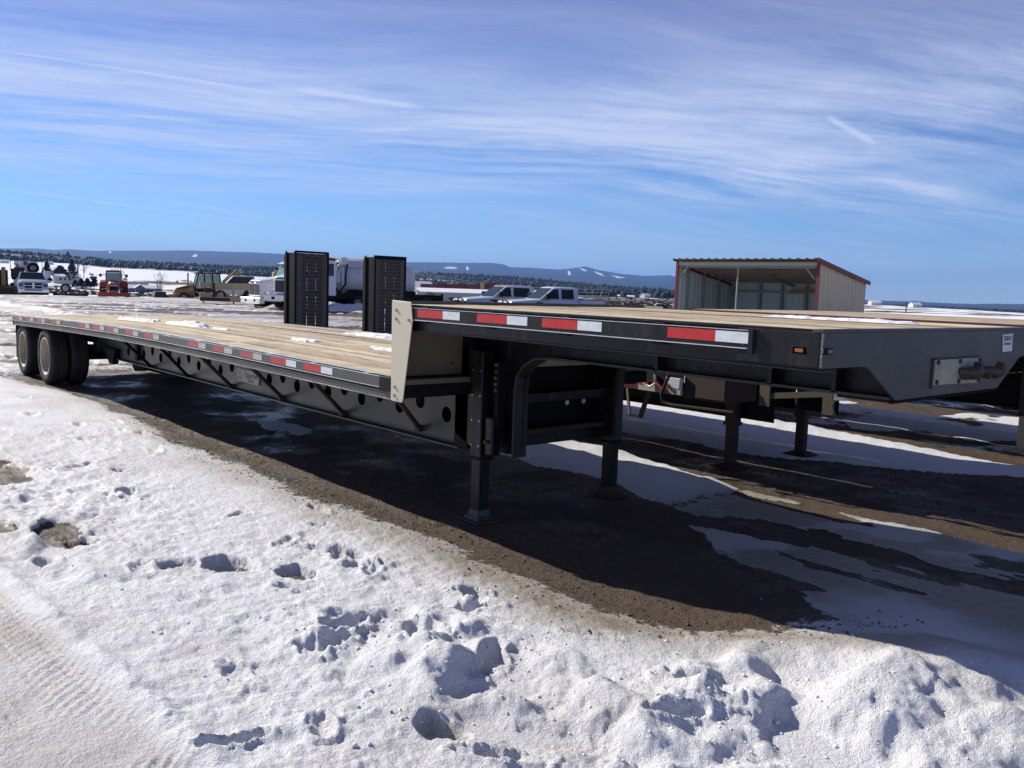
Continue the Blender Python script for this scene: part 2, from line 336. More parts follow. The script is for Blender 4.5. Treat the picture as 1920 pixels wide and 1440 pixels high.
def thing(name, label, cat, loc=(0, 0, 0), rz=0., group=None):
    o = bpy.data.objects.new(name, None); COL.objects.link(o); o.location = loc; o.rotation_euler = (0, 0, rz); o.empty_display_size = .3
    o['label'] = label; o['category'] = cat
    if group: o['group'] = group
    return o
def tag(o, label, cat, group=None, kind=None):
    if label: o['label'] = label
    if cat: o['category'] = cat
    if group: o['group'] = group
    if kind: o['kind'] = kind
    return o
def copy_tree(o, parent=None):
    c = o.copy(); COL.objects.link(c)
    if parent is not None: c.parent = parent; c.matrix_parent_inverse = o.matrix_parent_inverse.copy()
    for ch in [q for q in bpy.data.objects if q.parent == o]: copy_tree(ch, c)
    return c
def text_obj(txt, size, mat, parent, M4, name='lettering', extr=.0008, shear=0.):
    cu = bpy.data.curves.new('lettering', 'FONT'); cu.body = txt; cu.size = size; cu.align_x = 'CENTER'; cu.align_y = 'CENTER'; cu.extrude = extr; cu.shear = shear
    t = bpy.data.objects.new('tmp', cu); COL.objects.link(t); dg = bpy.context.evaluated_depsgraph_get()
    me = bpy.data.meshes.new_from_object(t.evaluated_get(dg)); bpy.data.objects.remove(t)
    me.materials.clear(); me.materials.append(mat); me.transform(M4)
    o = bpy.data.objects.new(name, me); COL.objects.link(o); o.parent = parent; return o
GV = np.array([math.sin(YAW), math.cos(YAW)]); RV = np.array([math.cos(YAW), -math.sin(YAW)])
def horiz(x): # pixel row of the horizon at column x
    k = CU[2]/FPX; return 720+(CF[2]+(x-960)/FPX*CR[2])/k
def place(x, depth):
    d = CF+(x-960)/FPX*CR-(horiz(x)-720)/FPX*CU; g = np.array([d[0], d[1]]); t = depth/(g@GV); return CAM[0]+g[0]*t, CAM[1]+g[1]*t
def view_ang(deg, px=960): # heading whose nose points right (0), away (90), left (180) or at the camera (270) as seen at column px
    return math.radians(deg)-YAW-math.atan((px-960)/FPX)
# ------------------------------------------------------------------ ground
def snow_edge(X):
    xs = [-16, -12.7, -11.6, -10.3, -8.1, -6.3, -5.2, -4.3, -3.5, -3.0, -2.5, -1.9, -1.2, -.75, -.4, -.1, .3, 1, 3]
    ys = [-.3, -.10, .15, .18, .10, .0, .03, .03, .04, .10, .14, .06, .06, .16, .38, .65, 1.1, 2.2, 6]
    return np.interp(X, xs, ys)
HOLES = [(-2.90, -1.33, .17, .11, .09), (-2.53, -1.06, .15, .10, .09), (-2.68, -.66, .16, .10, .07), (-.60, -1.47, .12, .08, .08), (-3.05, -1.55, .13, .1, .05)]
def lot(X, Y):
    """height, snow amount, ice/tan amount for the yard surface"""
    n = lambda s, o=4, sd=0, g=.5: fbm(X*s, Y*s, o, sd, g)
    D = np.hypot(X-CAM[0], Y-CAM[1])
    near = D < 60
    a = (X-CAM[0])*GV[0]+(Y-CAM[1])*GV[1]; b = (X-CAM[0])*RV[0]+(Y-CAM[1])*RV[1]
    wob = (n(1.3, 4, 5)-.5)*.30+(n(6, 3, 6)-.5)*.12
    E = snow_edge(X)
    # foreground sheet of snow (this side of the trailer)
    fg = sst(.16, -.42, Y+wob-E)
    # rest of the yard: streaks of snow and mud, drawn out across the view by years of tyres
    st = fbm(b*.10, a*.34, 5, 31)*.45+fbm(b*.30+9, a*1.3, 4, 33)*.35+fbm(b*.9, a*3.6, 3, 32)*.20
    yard = sst(.495, .565, st+.05*(n(3, 3, 34)-.5))
    yard = np.maximum(yard, sst(.54, .60, fbm(b*.05, a*.16, 4, 41))*sst(.43, .5, st))
    left = sst(-13.6, -15.5, X)+sst(10.5, 13, Y); left = np.clip(left, 0, 1)
    fgl = fg*(1-sst(-13, -16, X)*sst(-1, 1, Y)); snow = np.maximum(fgl, yard*left)
    # the strips between the parked trailers
    w2 = (n(1.1, 4, 8)-.5)*.9+(n(5, 3, 9)-.5)*.25
    s0 = np.interp(X, [-16, -7, -5.4, -4.2, -3.6, -2.3, -1.2, -.3, 1], [3.2, 3.0, 2.45, 2.2, 2.3, 2.0, 1.2, .7, .3])
    s1 = np.interp(X, [-16, -6.5, -5, -4, -3, -2, 0, 3], [3.4, 3.55, 3.55, 3.45, 3.15, 3.2, 3.45, 4.1])
    strip1 = sst(0, .14, Y+w2*.35-s0)*sst(0, .14, s1-Y+w2*.25)
    ice = strip1*sst(-2.9, -1.9, X+w2)
    strip2 = sst(0, .16, Y+w2*.5-np.interp(X, [-8, -3.5, -2.7, -1.2, 1], [4.6, 4.6, 4.85, 5.85, 6.1]))*sst(0, .2, np.interp(X, [-8, -5, -1.5, 2], [7.15, 6.75, 6.45, 6.8])-Y+w2*.3)
    strip3 = sst(.52, .60, n(.8, 4, 71))*sst(7.2, 7.8, Y)*(1-left)*.8
    puddle = np.exp(-(((X+7.25)/.75)**2+((Y-1.2)/.30)**2)*1.2); pud = sst(.42, .60, puddle*(.55+.75*n(4, 4, 14)))*.75
    right = sst(-.75, .15, X+w2*.5)*sst(1.7, 1.0, Y+w2*.3)
    base_ice = np.clip(ice+.0*right, 0, 1)
    thin = strip1*(1-sst(-2.9, -1.9, X+w2))
    patches = sst(.50, .60, fbm(X*.9, Y*2.2, 5, 55)); icy = base_ice*(1-.95*sst(.50, .57, fbm(X*.9+3, Y*2.6, 5, 56)))*.8
    snow = np.maximum.reduce([snow, right, thin, strip2, strip3, pud, icy])
    # mud windows in the foreground
    mud = np.zeros_like(X)
    for (mx, my, rx, ry, k) in ((-6.5, -1.85, .75, .28, 1.0), (-4.15, -1.90, .42, .16, 1.0), (-4.6, -2.15, .35, .12, .8), (-3.2, -2.6, .3, .12, .5), (-9.2, -1.6, .5, .2, .7)):
        q = ((X-mx)/rx)**2+((Y-my)/ry)**2; mud = np.maximum(mud, k*np.exp(-q*.9)*(.45+1.0*n(5, 4, 21)))
    mudm = sst(.42, .60, mud); snow = snow*(1-mudm)
    holes = np.zeros_like(X)
    for (hx, hy, ra, rb, d) in HOLES:
        q = np.hypot((X-hx)/ra, (Y-hy)/rb)+(n(9, 3, 22)-.5)*.7
        holes = np.maximum(holes, sst(1.15, .75, q)*d/.09); 
    bare = sst(.80, .98, holes)*sst(.50, .40, n(7, 3, 23)); snow = snow*(1-bare)
    # heights ---------------------------------------------------------
    h = (n(.25, 3, 1)-.5)*.05
    gr = (n(22, 3, 2)-.5)*.010+(n(70, 2, 3)-.5)*.005          # gravel
    h = h+(gr+(fbm(X*.7, Y*3.2, 4, 90)-.5)*.05+(n(4, 4, 93)-.5)*.022)*(1-snow)*sst(30, 12, D)
    # tyre ruts in the bare lanes
    h = h-.02*np.exp(-((Y-.25-wob)/.2)**2)*(1-fg)
    fine = near*1.
    lump = n(2.2, 4, 4)-.5; crust = n(9, 4, 10)-.5; grain = n(30, 4, 11, .65)-.5
    rough = sst(.38, .62, n(.55, 3, 12)); 
    churn = sst(0, 1, np.exp(-(((X+1.0)/.85)**2+((Y+1.0)/.42)**2)**2)*1.1+np.exp(-(((X-.55)/1.0)**2+((Y+.45)/.95)**2)**2)*1.2+np.exp(-(((X+3.7)/.9)**2+((Y+2.05)/.35)**2))*.7+np.exp(-(((X+5.6)/1.4)**2+((Y+1.35)/.5)**2))*.45)
    rid = 1-np.abs(2*n(3.3, 4, 13)-1); rid2 = 1-np.abs(2*n(8, 3, 15)-1)
    cell = sst(.46, .56, n(6.2, 3, 25))-.5
    rough = np.maximum(rough*.48, np.exp(-(((X+5.2)/2.0)**2+((Y+1.7)/.7)**2))*1.25)
    sh = .045+.022*lump+.014*crust*(.5+rough)+.012*grain*sst(14, 5, D)
    big_ch = np.exp(-(((X+1.05)/.75)**2+((Y+1.08)/.36)**2)**2)
    sh = sh+big_ch*(.30*(n(2.1, 3, 66)-.47)-.025)
    sh = sh+churn*(.17*(n(2.9, 2, 16)-.5)+.11*(n(5.6, 2, 26)-.5)+.030*(rid-.75)+.010*cell+.016*(n(17, 2, 17)-.5))
    sh = sh+rough*(1-churn)*(.012*cell+.040*(rid2-.75)+.030*(n(14, 3, 44)-.5)+.028*(n(6.5, 2, 47)-.5))+(1-churn)*(.008*(n(18, 3, 48)-.5)+.022*(n(1.7, 2, 49)-.5))
    fg_h = sst(.55, -.9, Y-E)                                 # thins towards the wet lane
    h = h+snow*np.where(fg > .02, np.maximum(sh, .004)*(.25+.75*fg_h), np.maximum(.03+.02*lump+.015*crust, .003)*np.clip(1-icy*.75, 0, 1))
    # bank at the right and in the strips
    h = h+.13*np.exp(-(((X-.25)/.55)**2+((Y-.45)/.5)**2))*(.6+.8*n(2.1, 3, 18))
    h = h+.05*strip2*np.exp(-((Y-6.5)/.45)**2)*(.5+n(2, 3, 19))*sst(-1, -4, -X*0+X)+.06*strip2*np.exp(-((Y-6.45)/.4)**2)
    h = h+.06*thin*np.exp(-((Y-3.1)/.4)**2)*(.5+n(2.4, 3, 20))
    h = h-np.minimum(holes, 1)*snow*.06-holes*.02
    rim_ = np.zeros_like(X)
    # footprints and small pits
    rs = np.random.RandomState(5); fp = np.zeros_like(X)
    for k in range(75):
        fx = rs.uniform(-11, 1.1); fy = rs.uniform(-3.2, -.15)
        if k < 22: fx = rs.normal(-1.1, 1.0); fy = rs.normal(-1.1, .55)
        an = rs.uniform(-.6, .9)+(1.6 if k % 3 == 0 else 0); ra, rb = rs.uniform(.07, .15), rs.uniform(.035, .065); d = rs.uniform(.012, .045)
        m = (np.abs(X-fx) < .5) & (np.abs(Y-fy) < .5)
        if not m.any(): continue
        dx = X[m]-fx; dy = Y[m]-fy; p = dx*math.cos(an)+dy*math.sin(an); q = -dx*math.sin(an)+dy*math.cos(an)
        r = np.hypot(p/ra, q/rb)+(vnoise(X[m]*14, Y[m]*14, 24)-.5)*.9+(vnoise(X[m]*40, Y[m]*40, 25)-.5)*.4
        fp[m] = fp[m]-d*sst(1.35, .35, r)+.014*np.exp(-((r-1.35)/.3)**2)
    h = h+np.clip(fp, -.07, .03)*np.clip(fg, 0, 1)*sst(.1, -.3, Y-E)
    # compacted tyre track at the lower left
    t0 = -2.62+.05*(X+1.8); tr = sst(.30, .24, np.abs(Y-t0))*sst(-6, -4, X)*sst(.8, 0, X)
    tread = sst(-.3, .6, np.sin((X*1.0+np.abs(Y-t0)*.9+.03*n(4, 2, 45))*2*math.pi/.062))*.008+(np.abs(((Y-t0)*7) % 1-.5) < .12)*(-.006)
    trh = -.006+.010*(n(3, 2, 27)-.5)+tread*sst(.42, .58, n(2.0, 3, 28))*sst(.04, .10, np.abs(Y-t0)+.02)+.014*(n(9, 3, 46)-.5)+.004*grain
    h = h*(1-tr*.85)+tr*.85*(.03+trh)
    h = h+.05*np.exp(-((np.abs(Y-t0)-.34)/.05)**2)*sst(-6, -4, X)*sst(.8, 0, X)*n(5, 3, 29)*.8
    # thin skid lines
    h = h-.012*np.exp(-((Y+.62-.05*np.sin(X*1.7)-.16*(X+1.5))/.015)**2)*sst(-3.5, -2.6, X)*fg
    # snow windrow in front of the trucks, far yard roughness
    h = h+yard*left*(.05+.07*(n(1.2, 3, 35)-.3)*sst(14, 30, D))*sst(.3, .6, left)
    wr = np.exp(-((a-50-1.5*np.sin(b*.3))/1.6)**2)*sst(-15.5, -13, b)*sst(-2.5, -5, b); h = h+wr*(.22+.35*n(1.5, 4, 36)); snow = np.maximum(snow, sst(.2, .5, wr))
    wr2 = np.exp(-((a-68)/2.5)**2)*sst(-16, -20, b); h = h+wr2*(.02+.08*n(.8, 4, 37)); snow = np.maximum(snow, sst(.3, .6, wr2)*.95)
    # feet of the landing gear and wheels press the ground flat
    for (px, py) in ((-2.93, .59), (-2.9, 1.97), (-3.1, 3.9), (-3.1, 5.18)):
        q = np.exp(-(np.hypot(X-px, Y-py)/.28)**4); h = h*(1-q)
    wt = np.interp(X, [-8, -4, -2.4, -1.2, -.2, .6], [.35, .60, .95, 1.1, .9, .5])
    tan = np.clip(tr*(.10+.5*n(2.5, 4, 65))+sst(-.75, -.05, (Y+wob-E)/np.interp(X, [-6, -2.5], [.6, 1.0]))*fg*wt*1.25+icy*1.05*(1-right)*(1-.6*sst(.5, .66, n(1.6, 4, 63)))+pud*.3+mud*.3*fg+sst(.45, .75, n(1.7, 4, 61))*fg*.22+left*(.25+1.1*(fbm(b*.2, a*.9, 4, 62)-.25))+(holes > .3)*.3+thin*.1, 0, 1)
    h = h-sst(70, 84, D)*.5-.26*np.exp(-(((a-46)/5)**2+((b-1.5)/6)**2)**2)
    return h, np.clip(snow, 0, 1), tan
def mat_ground():
    m, nt, b = new_mat('yard_ground')
    tc = N(nt, 'ShaderNodeTexCoord'); at = N(nt, 'ShaderNodeAttribute', attribute_name='snow'); at2 = N(nt, 'ShaderNodeAttribute', attribute_name='tan')
    def nz(s, d=6., r=.65):
        n = N(nt, 'ShaderNodeTexNoise', i_Scale=s, i_Detail=d, i_Roughness=r); L(nt, tc.outputs['Object'], n.inputs['Vector']); return n.outputs[0]
    br = nz(14, 6); med = nz(1.1, 7); fine = nz(90, 4, .7); grit = nz(240, 2, .6); fine2 = nz(35, 5, .7)
    s = mth(nt, 'ADD', at.outputs['Fac'], mth(nt, 'ADD', mth(nt, 'MULTIPLY', mth(nt, 'SUBTRACT', br, .5), 1.0), mth(nt, 'MULTIPLY', mth(nt, 'SUBTRACT', fine2, .5), .5)))
    s = ramp(nt, s, [(.40, (0, 0, 0)), (.54, (1, 1, 1))]).outputs[0]
    dirt = mixc(nt, med, (.060, .038, .024), (.155, .105, .066)); dirt = mixc(nt, ramp(nt, fine, [(.35, (0, 0, 0)), (.7, (1, 1, 1))]).outputs[0], dirt, (.042, .027, .018))
    dirt = mixc(nt, ramp(nt, grit, [(.58, (0, 0, 0)), (.70, (1, 1, 1))]).outputs[0], dirt, (.22, .18, .14))
    white = mixc(nt, med, (.84, .85, .875), (.76, .77, .80))
    speck = ramp(nt, grit, [(.28, (1, 1, 1)), (.36, (0, 0, 0))]).outputs[0]
    icecol = mixc(nt, fine2, (.40, .325, .235), (.20, .15, .10))
    tn = mth(nt, 'MULTIPLY', at2.outputs['Fac'], mth(nt, 'ADD', .55, mth(nt, 'MULTIPLY', br, .9)), clamp=True)
    sn = mixc(nt, tn, white, icecol); sn = mixc(nt, mth(nt, 'MULTIPLY', speck, .25), sn, (.35, .32, .3))
    L(nt, mixc(nt, s, dirt, sn), b.inputs['Base Color'])
    wet = ramp(nt, med, [(.40, (.16, .16, .16)), (.56, (.85, .85, .85))]).outputs[0]
    rsn = mth(nt, 'SUBTRACT', .62, mth(nt, 'MULTIPLY', tn, .30))
    mr = N(nt, 'ShaderNodeMix', data_type='FLOAT'); L(nt, s, mr.inputs[0]); L(nt, wet, mr.inputs[2]); L(nt, rsn, mr.inputs[3])
    L(nt, mr.outputs[0], b.inputs['Roughness']); b.inputs['Specular IOR Level'].default_value = .4
    hh = mth(nt, 'ADD', mth(nt, 'MULTIPLY', fine, .6), mth(nt, 'ADD', mth(nt, 'MULTIPLY', grit, .5), mth(nt, 'MULTIPLY', fine2, 1.6)))
    bp = N(nt, 'ShaderNodeBump', i_Strength=.9, i_Distance=.016); L(nt, hh, bp.inputs['Height']); L(nt, bp.outputs[0], b.inputs['Normal'])
    return m
def grid_obj(name, X, Y, Z, attrs, mat, wrap):
    nr, na = X.shape; co = np.stack([X, Y, Z], -1).reshape(-1, 3).astype(np.float32)
    i = np.arange(nr-1)[:, None]*na; j = np.arange(na if wrap else na-1)[None]; jn = (j+1) % na
    q = np.stack([i+j, i+jn, i+na+jn, i+na+j], -1).reshape(-1, 4)
    me = bpy.data.meshes.new(name); me.vertices.add(len(co)); me.vertices.foreach_set('co', co.ravel())
    me.loops.add(q.size); me.loops.foreach_set('vertex_index', q.ravel().astype(np.int32))
    me.polygons.add(len(q)); me.polygons.foreach_set('loop_start', np.arange(len(q), dtype=np.int32)*4)
    me.update(calc_edges=True); me.polygons.foreach_set('use_smooth', np.ones(len(q), dtype=bool))
    for k, v in attrs.items():
        a = me.attributes.new(k, 'FLOAT', 'POINT'); a.data.foreach_set('value', v.ravel().astype(np.float32))
    me.materials.append(mat); o = bpy.data.objects.new(name, me); COL.objects.link(o); o['kind'] = 'structure'; return o
def angles(fine_step, coarse_step, half):
    a = list(np.arange(-half, half, fine_step)); c = list(np.arange(half, 2*math.pi-half, coarse_step)); return np.array(a+c)
def build_ground():
    th = angles(.00185, .03, .62); r = [.05, .4, .9, 1.3]
    while r[-1] < 86: r.append(r[-1]*(1+(.0042 if r[-1] < 9 else .0065)))
    r = np.array(r); T, R_ = np.meshgrid(th, r)
    # heading: positive theta turns to the right of the view
    X = CAM[0]+R_*(np.cos(T)*GV[0]+np.sin(T)*RV[0]); Y = CAM[1]+R_*(np.cos(T)*GV[1]+np.sin(T)*RV[1])
    H, sn, tn = lot(X, Y)
    # winding: angle runs right, radius away -> flip so normals face up
    o = grid_obj('ground', X[:, ::-1], Y[:, ::-1], H[:, ::-1], {'snow': sn[:, ::-1], 'tan': tn[:, ::-1]}, mat_ground(), True)
    return o
build_ground()
def gh(x, y): return float(lot(np.array([[float(x)]]), np.array([[float(y)]]))[0][0, 0])
# ------------------------------------------------------------------ far terrain (valley, slopes, mesa)
XP = [-300, 0, 240, 480, 760, 960, 1160, 1265, 1450, 1620, 1780, 1920, 2300]
RT = {84: [-38]*13,
      150: [-43, -44, -45, -43, -38, -36, -34, -32, -28, -24, -22, -22, -22],
      300: [-36, -37, -39, -37, -31, -27, -26, -24, -18, -14, -13, -16, -18],
      450: [-24, -27, -31, -28, -23, -20, -20, -18, -14, -12, -12, -16, -16],
      600: [-8, -10, -13, -14, -14, -14, -14, -12, -10, -9, -12, -16, -14],
      1000: [16, 13, 8, 3, -4, -6, -8, -9, -9, -9, -11, -15, -12],
      1400: [26, 22, 13, 9, 6, 3, -2, -5, -8, -12, -14, -15, -14],
      2000: [36, 36, 22, 22, 22, 17, 6, 1, -6, -11, -12, -13, -12],
      2800: [30, 30, 17, 18, 20, 15, 3, -1, -5, -9, -10, -11, -10],
      4500: [16, 14, 14, 16, 16, 12, 2, -2, -5, -7, -8, -8, -8],
      7000: [32, 33, 36, 40, 32, 30, 24, 15, 6, -3, -3, 0, 0],
      9000: None, 10500: [20, 20, 25, 25, 20, 20, 15, 10, 0, -6, -6, -6, -6], 12500: [-5]*13}
SKY = [(-300, 462), (-60, 466), (70, 466.5), (100, 469.5), (130, 468), (175, 470.5), (240, 470.5), (350, 470.5), (480, 474), (540, 477.5), (620, 487.5), (642, 491), (692, 491), (762, 492), (914, 493.5), (937, 496), (950, 501.5), (989, 502.5), (1041, 506), (1075, 502), (1089, 500), (1114, 507), (1160, 514), (1200, 517), (1246, 516), (1265, 521), (1330, 540), (1450, 552), (1624, 562.5), (1740, 567), (1815, 570), (1850, 569), (1920, 570.5), (2300, 580)]
VT = {84: .15, 150: .42, 300: .42, 450: .42, 600: .40, 1000: .18, 1400: .62, 2000: 1.05, 2800: 1.0, 4500: .78, 7000: 1.1, 9000: 1.15, 10500: 1.1, 12500: .9}
def build_hills():
    th = angles(.0011, .03, .60); rk = sorted(RT); r = [82.]
    while r[-1] < 12400: r.append(r[-1]*1.021)
    r = np.array(r); T, R_ = np.meshgrid(th, r)
    px = 960+FPX*np.tan(np.clip(T, -1.0, 1.0)); px = np.clip(px, -300, 2300)
    back = np.abs(T) > 1.0
    E = np.zeros_like(px); V = np.zeros_like(px)
    rows = {}
    for k in rk:
        if RT[k] is None:
            hx = np.array([horiz(p[0])-p[1] for p in SKY]); rows[k] = np.interp(px[0], [p[0] for p in SKY], hx)
        else: rows[k] = np.interp(px[0], XP, RT[k])
    lr = np.log(r); lk = np.log(rk)
    for j in range(len(r)):
        i = min(max(np.searchsorted(lk, lr[j])-1, 0), len(rk)-2); t = (lr[j]-lk[i])/(lk[i+1]-lk[i]); t = min(max(t, 0), 1)
        ts = t*t*(3-2*t)
        E[j] = rows[rk[i]]*(1-ts)+rows[rk[i+1]]*ts; V[j] = VT[rk[i]]*(1-t)+VT[rk[i+1]]*t
    X = CAM[0]+R_*(np.cos(T)*GV[0]+np.sin(T)*RV[0]); Y = CAM[1]+R_*(np.cos(T)*GV[1]+np.sin(T)*RV[1])
    depth = R_*np.maximum(np.cos(T), .5)
    nz = (fbm(X/260, Y/260, 5, 81)-.5)*.006*R_*sst(200, 1200, R_)*.9+(fbm(X/60, Y/60, 3, 82)-.5)*1.0*sst(110, 400, R_)
    fade = sst(7500, 8700, R_)*(1-sst(9000, 9600, R_)); nz = nz*(1-fade*.85)
    Z = CAM[2]+depth*E/FPX+nz
    Z[:2] -= .35
    # snowfields: strips of open snow between 500 and 1500 m, left of the middle
    xw = px; fld = (sst(430, 620, R_)*sst(1350, 1150, R_))
    V = V-fld*.25*sst(700, 300, xw)
    V = V+.62*np.exp(-((np.log(R_)-math.log(640))/.09)**2)*sst(200, 300, xw)*sst(1000, 600, xw)
    V = V+.5*np.exp(-((np.log(R_)-math.log(1180))/.06)**2)*sst(120, 200, xw)+.3*np.exp(-((np.log(R_)-math.log(860))/.03)**2)*sst(180, 300, xw)+.3*np.exp(-((np.log(R_)-math.log(1350))/.1)**2)
    V = V+.38*sst(980, 1100, xw)*sst(1500, 1400, xw)*sst(110, 200, R_)*sst(1500, 700, R_)-.04*sst(1560, 1650, xw)*sst(120, 250, R_)*sst(1500, 700, R_)
    V = V+(fbm(T*26, np.log(R_)*16, 4, 91)-.5)*1.3*sst(110, 200, R_)*sst(2600, 1500, R_)*(1-fld*.55)+(fbm(T*60, np.log(R_)*30, 3, 92)-.5)*.4*sst(2600, 1500, R_)
    # named snow patches on the mesa: (column, row, half width, half height)
    vis = np.zeros_like(V); 
    for (cx, cy, wx, wy, sl_) in ((357, 483, 12, 5, -.5), (452, 488, 14, 3, .3), (838, 505, 15, 4, -.05), (1085, 506, 9, 2, .25), (1115, 513, 12, 2.5, .4), (1060, 514, 4, 6, 1.2), (1160, 524, 26, 3, .33), (1198, 537, 22, 2, .2), (205, 474, 3, 3, 0), (870, 505, 3, 5, .5), (1640, 567, 22, 2.2, .05)):
        e = horiz(cx)-cy; dx = px-cx; yy = E-(e-sl_*dx); vis = np.maximum(vis, np.exp(-((dx/wx)**2+(yy/wy)**2)**2)*sst(7200, 7400, R_))
    V = np.where(R_ > 6500, V-vis*.95*(.5+fbm(T*300, R_/120, 3, 97)), V)
    o = grid_obj('hills', X[:, ::-1], Y[:, ::-1], Z[:, ::-1], {'veg': V[:, ::-1], 'far': (sst(2600, 5000, R_))[:, ::-1]}, mat_hills(), True)
    return px, R_, X, Y, Z, V, T
def mat_hills():
    m, nt, b = new_mat('hills')
    tc = N(nt, 'ShaderNodeTexCoord'); at = N(nt, 'ShaderNodeAttribute', attribute_name='veg'); fa = N(nt, 'ShaderNodeAttribute', attribute_name='far')
    def nz(s, d=7., st=(1, 1, 1), r=.62):
        mp = N(nt, 'ShaderNodeMapping'); mp.inputs['Scale'].default_value = st; L(nt, tc.outputs['Object'], mp.inputs[0])
        n = N(nt, 'ShaderNodeTexNoise', i_Scale=s, i_Detail=d, i_Roughness=r); L(nt, mp.outputs[0], n.inputs['Vector']); return n.outputs[0]
    a = nz(.035, 8, (1, 1, .3)); c = nz(.0022, 6); sp = nz(.25, 4, (1, 1, .4))
    v = mth(nt, 'ADD', mth(nt, 'ADD', at.outputs['Fac'], mth(nt, 'MULTIPLY', mth(nt, 'SUBTRACT', a, .5), 1.5)), mth(nt, 'MULTIPLY', mth(nt, 'SUBTRACT', c, .5), .5))
    v = ramp(nt, v, [(.40, (0, 0, 0)), (.56, (1, 1, 1))]).outputs[0]
    dark = mixc(nt, sst_node(nt, at.outputs['Fac'], .55, .8), (.155, .125, .095), (.030, .036, .030))
    dark = mixc(nt, mth(nt, 'MULTIPLY', sp, .5), dark, (.07, .06, .05))
    L(nt, mixc(nt, v, (.80, .81, .84), dark), b.inputs['Base Color']); b.inputs['Roughness'].default_value = .9; b.inputs['Specular IOR Level'].default_value = .1
    return m
def sst_node(nt, f, a, b_):
    n = N(nt, 'ShaderNodeMapRange', interpolation_type='SMOOTHSTEP', clamp=True); L(nt, f, n.inputs[0]); n.inputs[1].default_value = a; n.inputs[2].default_value = b_; return n.outputs[0]
TP, TR_, TX, TY, TZ, TV, TT = build_hills()
def th_at(px, depth):
    x, y = place(px, depth); R0 = math.hypot(x-CAM[0], y-CAM[1]); th = math.atan2((x-CAM[0])*RV[0]+(y-CAM[1])*RV[1], (x-CAM[0])*GV[0]+(y-CAM[1])*GV[1])
    j = int(np.argmin(np.abs(TR_[:, 0]-R0))); i = int(np.argmin(np.abs(TT[0]-th))); return x, y, float(TZ[j, i])
def tri_mesh(name, V, F, mats, mi=None):
    me = bpy.data.meshes.new(name); me.vertices.add(len(V)); me.vertices.foreach_set('co', np.asarray(V, np.float32).ravel())
    F = np.asarray(F, np.int32); me.loops.add(F.size); me.loops.foreach_set('vertex_index', F.ravel())
    me.polygons.add(len(F)); me.polygons.foreach_set('loop_start', np.arange(len(F), dtype=np.int32)*F.shape[1])
    if mi is not None: me.polygons.foreach_set('material_index', np.asarray(mi, np.int32))
    for m in mats: me.materials.append(m)
    me.update(calc_edges=True); o = bpy.data.objects.new(name, me); COL.objects.link(o); return o
def build_forest():
    # thousands of far pines: each an uneven five-sided spindle of two tiers
    mask = (np.abs(TT) < .58) & (TR_ > 850) & (TR_ < 3300)
    idx = np.argwhere(mask); w = (np.clip(TV[mask]-.45, 0, 1))**1.5*TR_[mask]**.3
    sel = idx[RNG.choice(len(idx), 11000, p=w/w.sum())]
    V = []; F = []
    for n_, (j, i) in enumerate(sel):
        x, y, z = TX[j, i]+RNG.uniform(-10, 10), TY[j, i]+RNG.uniform(-10, 10), TZ[j, i]-1.0
        H = RNG.uniform(3.2, 8.5)*(1.2 if RNG.rand() < .12 else 1)*(.6 if TP[j, i] > 1500 else 1); w_ = H*RNG.uniform(.30, .58); o = len(V); a0 = RNG.uniform(0, 6)
        for k in range(5):
            a = a0+k*1.2566; q = RNG.uniform(.7, 1.2); V.append((x+w_*q*math.cos(a), y+w_*q*math.sin(a), z+H*RNG.uniform(.1, .25)))
        for k in range(5):
            a = a0+.6+k*1.2566; q = RNG.uniform(.45, .9); V.append((x+w_*q*math.cos(a), y+w_*q*math.sin(a), z+H*RNG.uniform(.55, .85)))
        V.append((x, y, z+H)); V.append((x, y, z))
        for k in range(5):
            k2 = (k+1) % 5; F += [(o+k, o+k2, o+5+k), (o+k2, o+5+k2, o+5+k), (o+5+k, o+5+k2, o+10), (o+k2, o+k, o+11)]
    o = tri_mesh('pine_forest', V, F, [M['conifer']]); tag(o, 'far dark pines and junipers covering the ridges and slopes below the mesa', 'forest', kind='stuff')
build_forest()
def build_brush():
    V = []; F = []; mi = []
    for k in range(5200):
        px = RNG.uniform(-60, 1990); d = math.exp(RNG.uniform(math.log(88), math.log(700)))
        if px > 1262: continue
        if 800 < px < 1250 or RNG.rand() < .45:
            x, y = place(px, d)
            if fbm(np.array([[x/30]]), np.array([[y/30]]), 3, 5)[0, 0] < .5: continue
            z = th_at(px, d)[2]; s = RNG.uniform(.35, 1.1)*(1+d/500); o = len(V)
            for t in range(9):
                V.append((x+RNG.normal(0, .5)*s, y+RNG.normal(0, .5)*s, z+RNG.uniform(-.1, .9)*s))
            for t in range(7): F.append((o+t, o+t+1, o+t+2)); mi.append(0 if k % 3 else 1)
    o = tri_mesh('dry_brush', V, F, [M['twig'], M['sage']], mi); tag(o, 'dry brown brush and weeds scattered over the snowy slope beyond the yard', 'brush', kind='stuff')
build_brush()
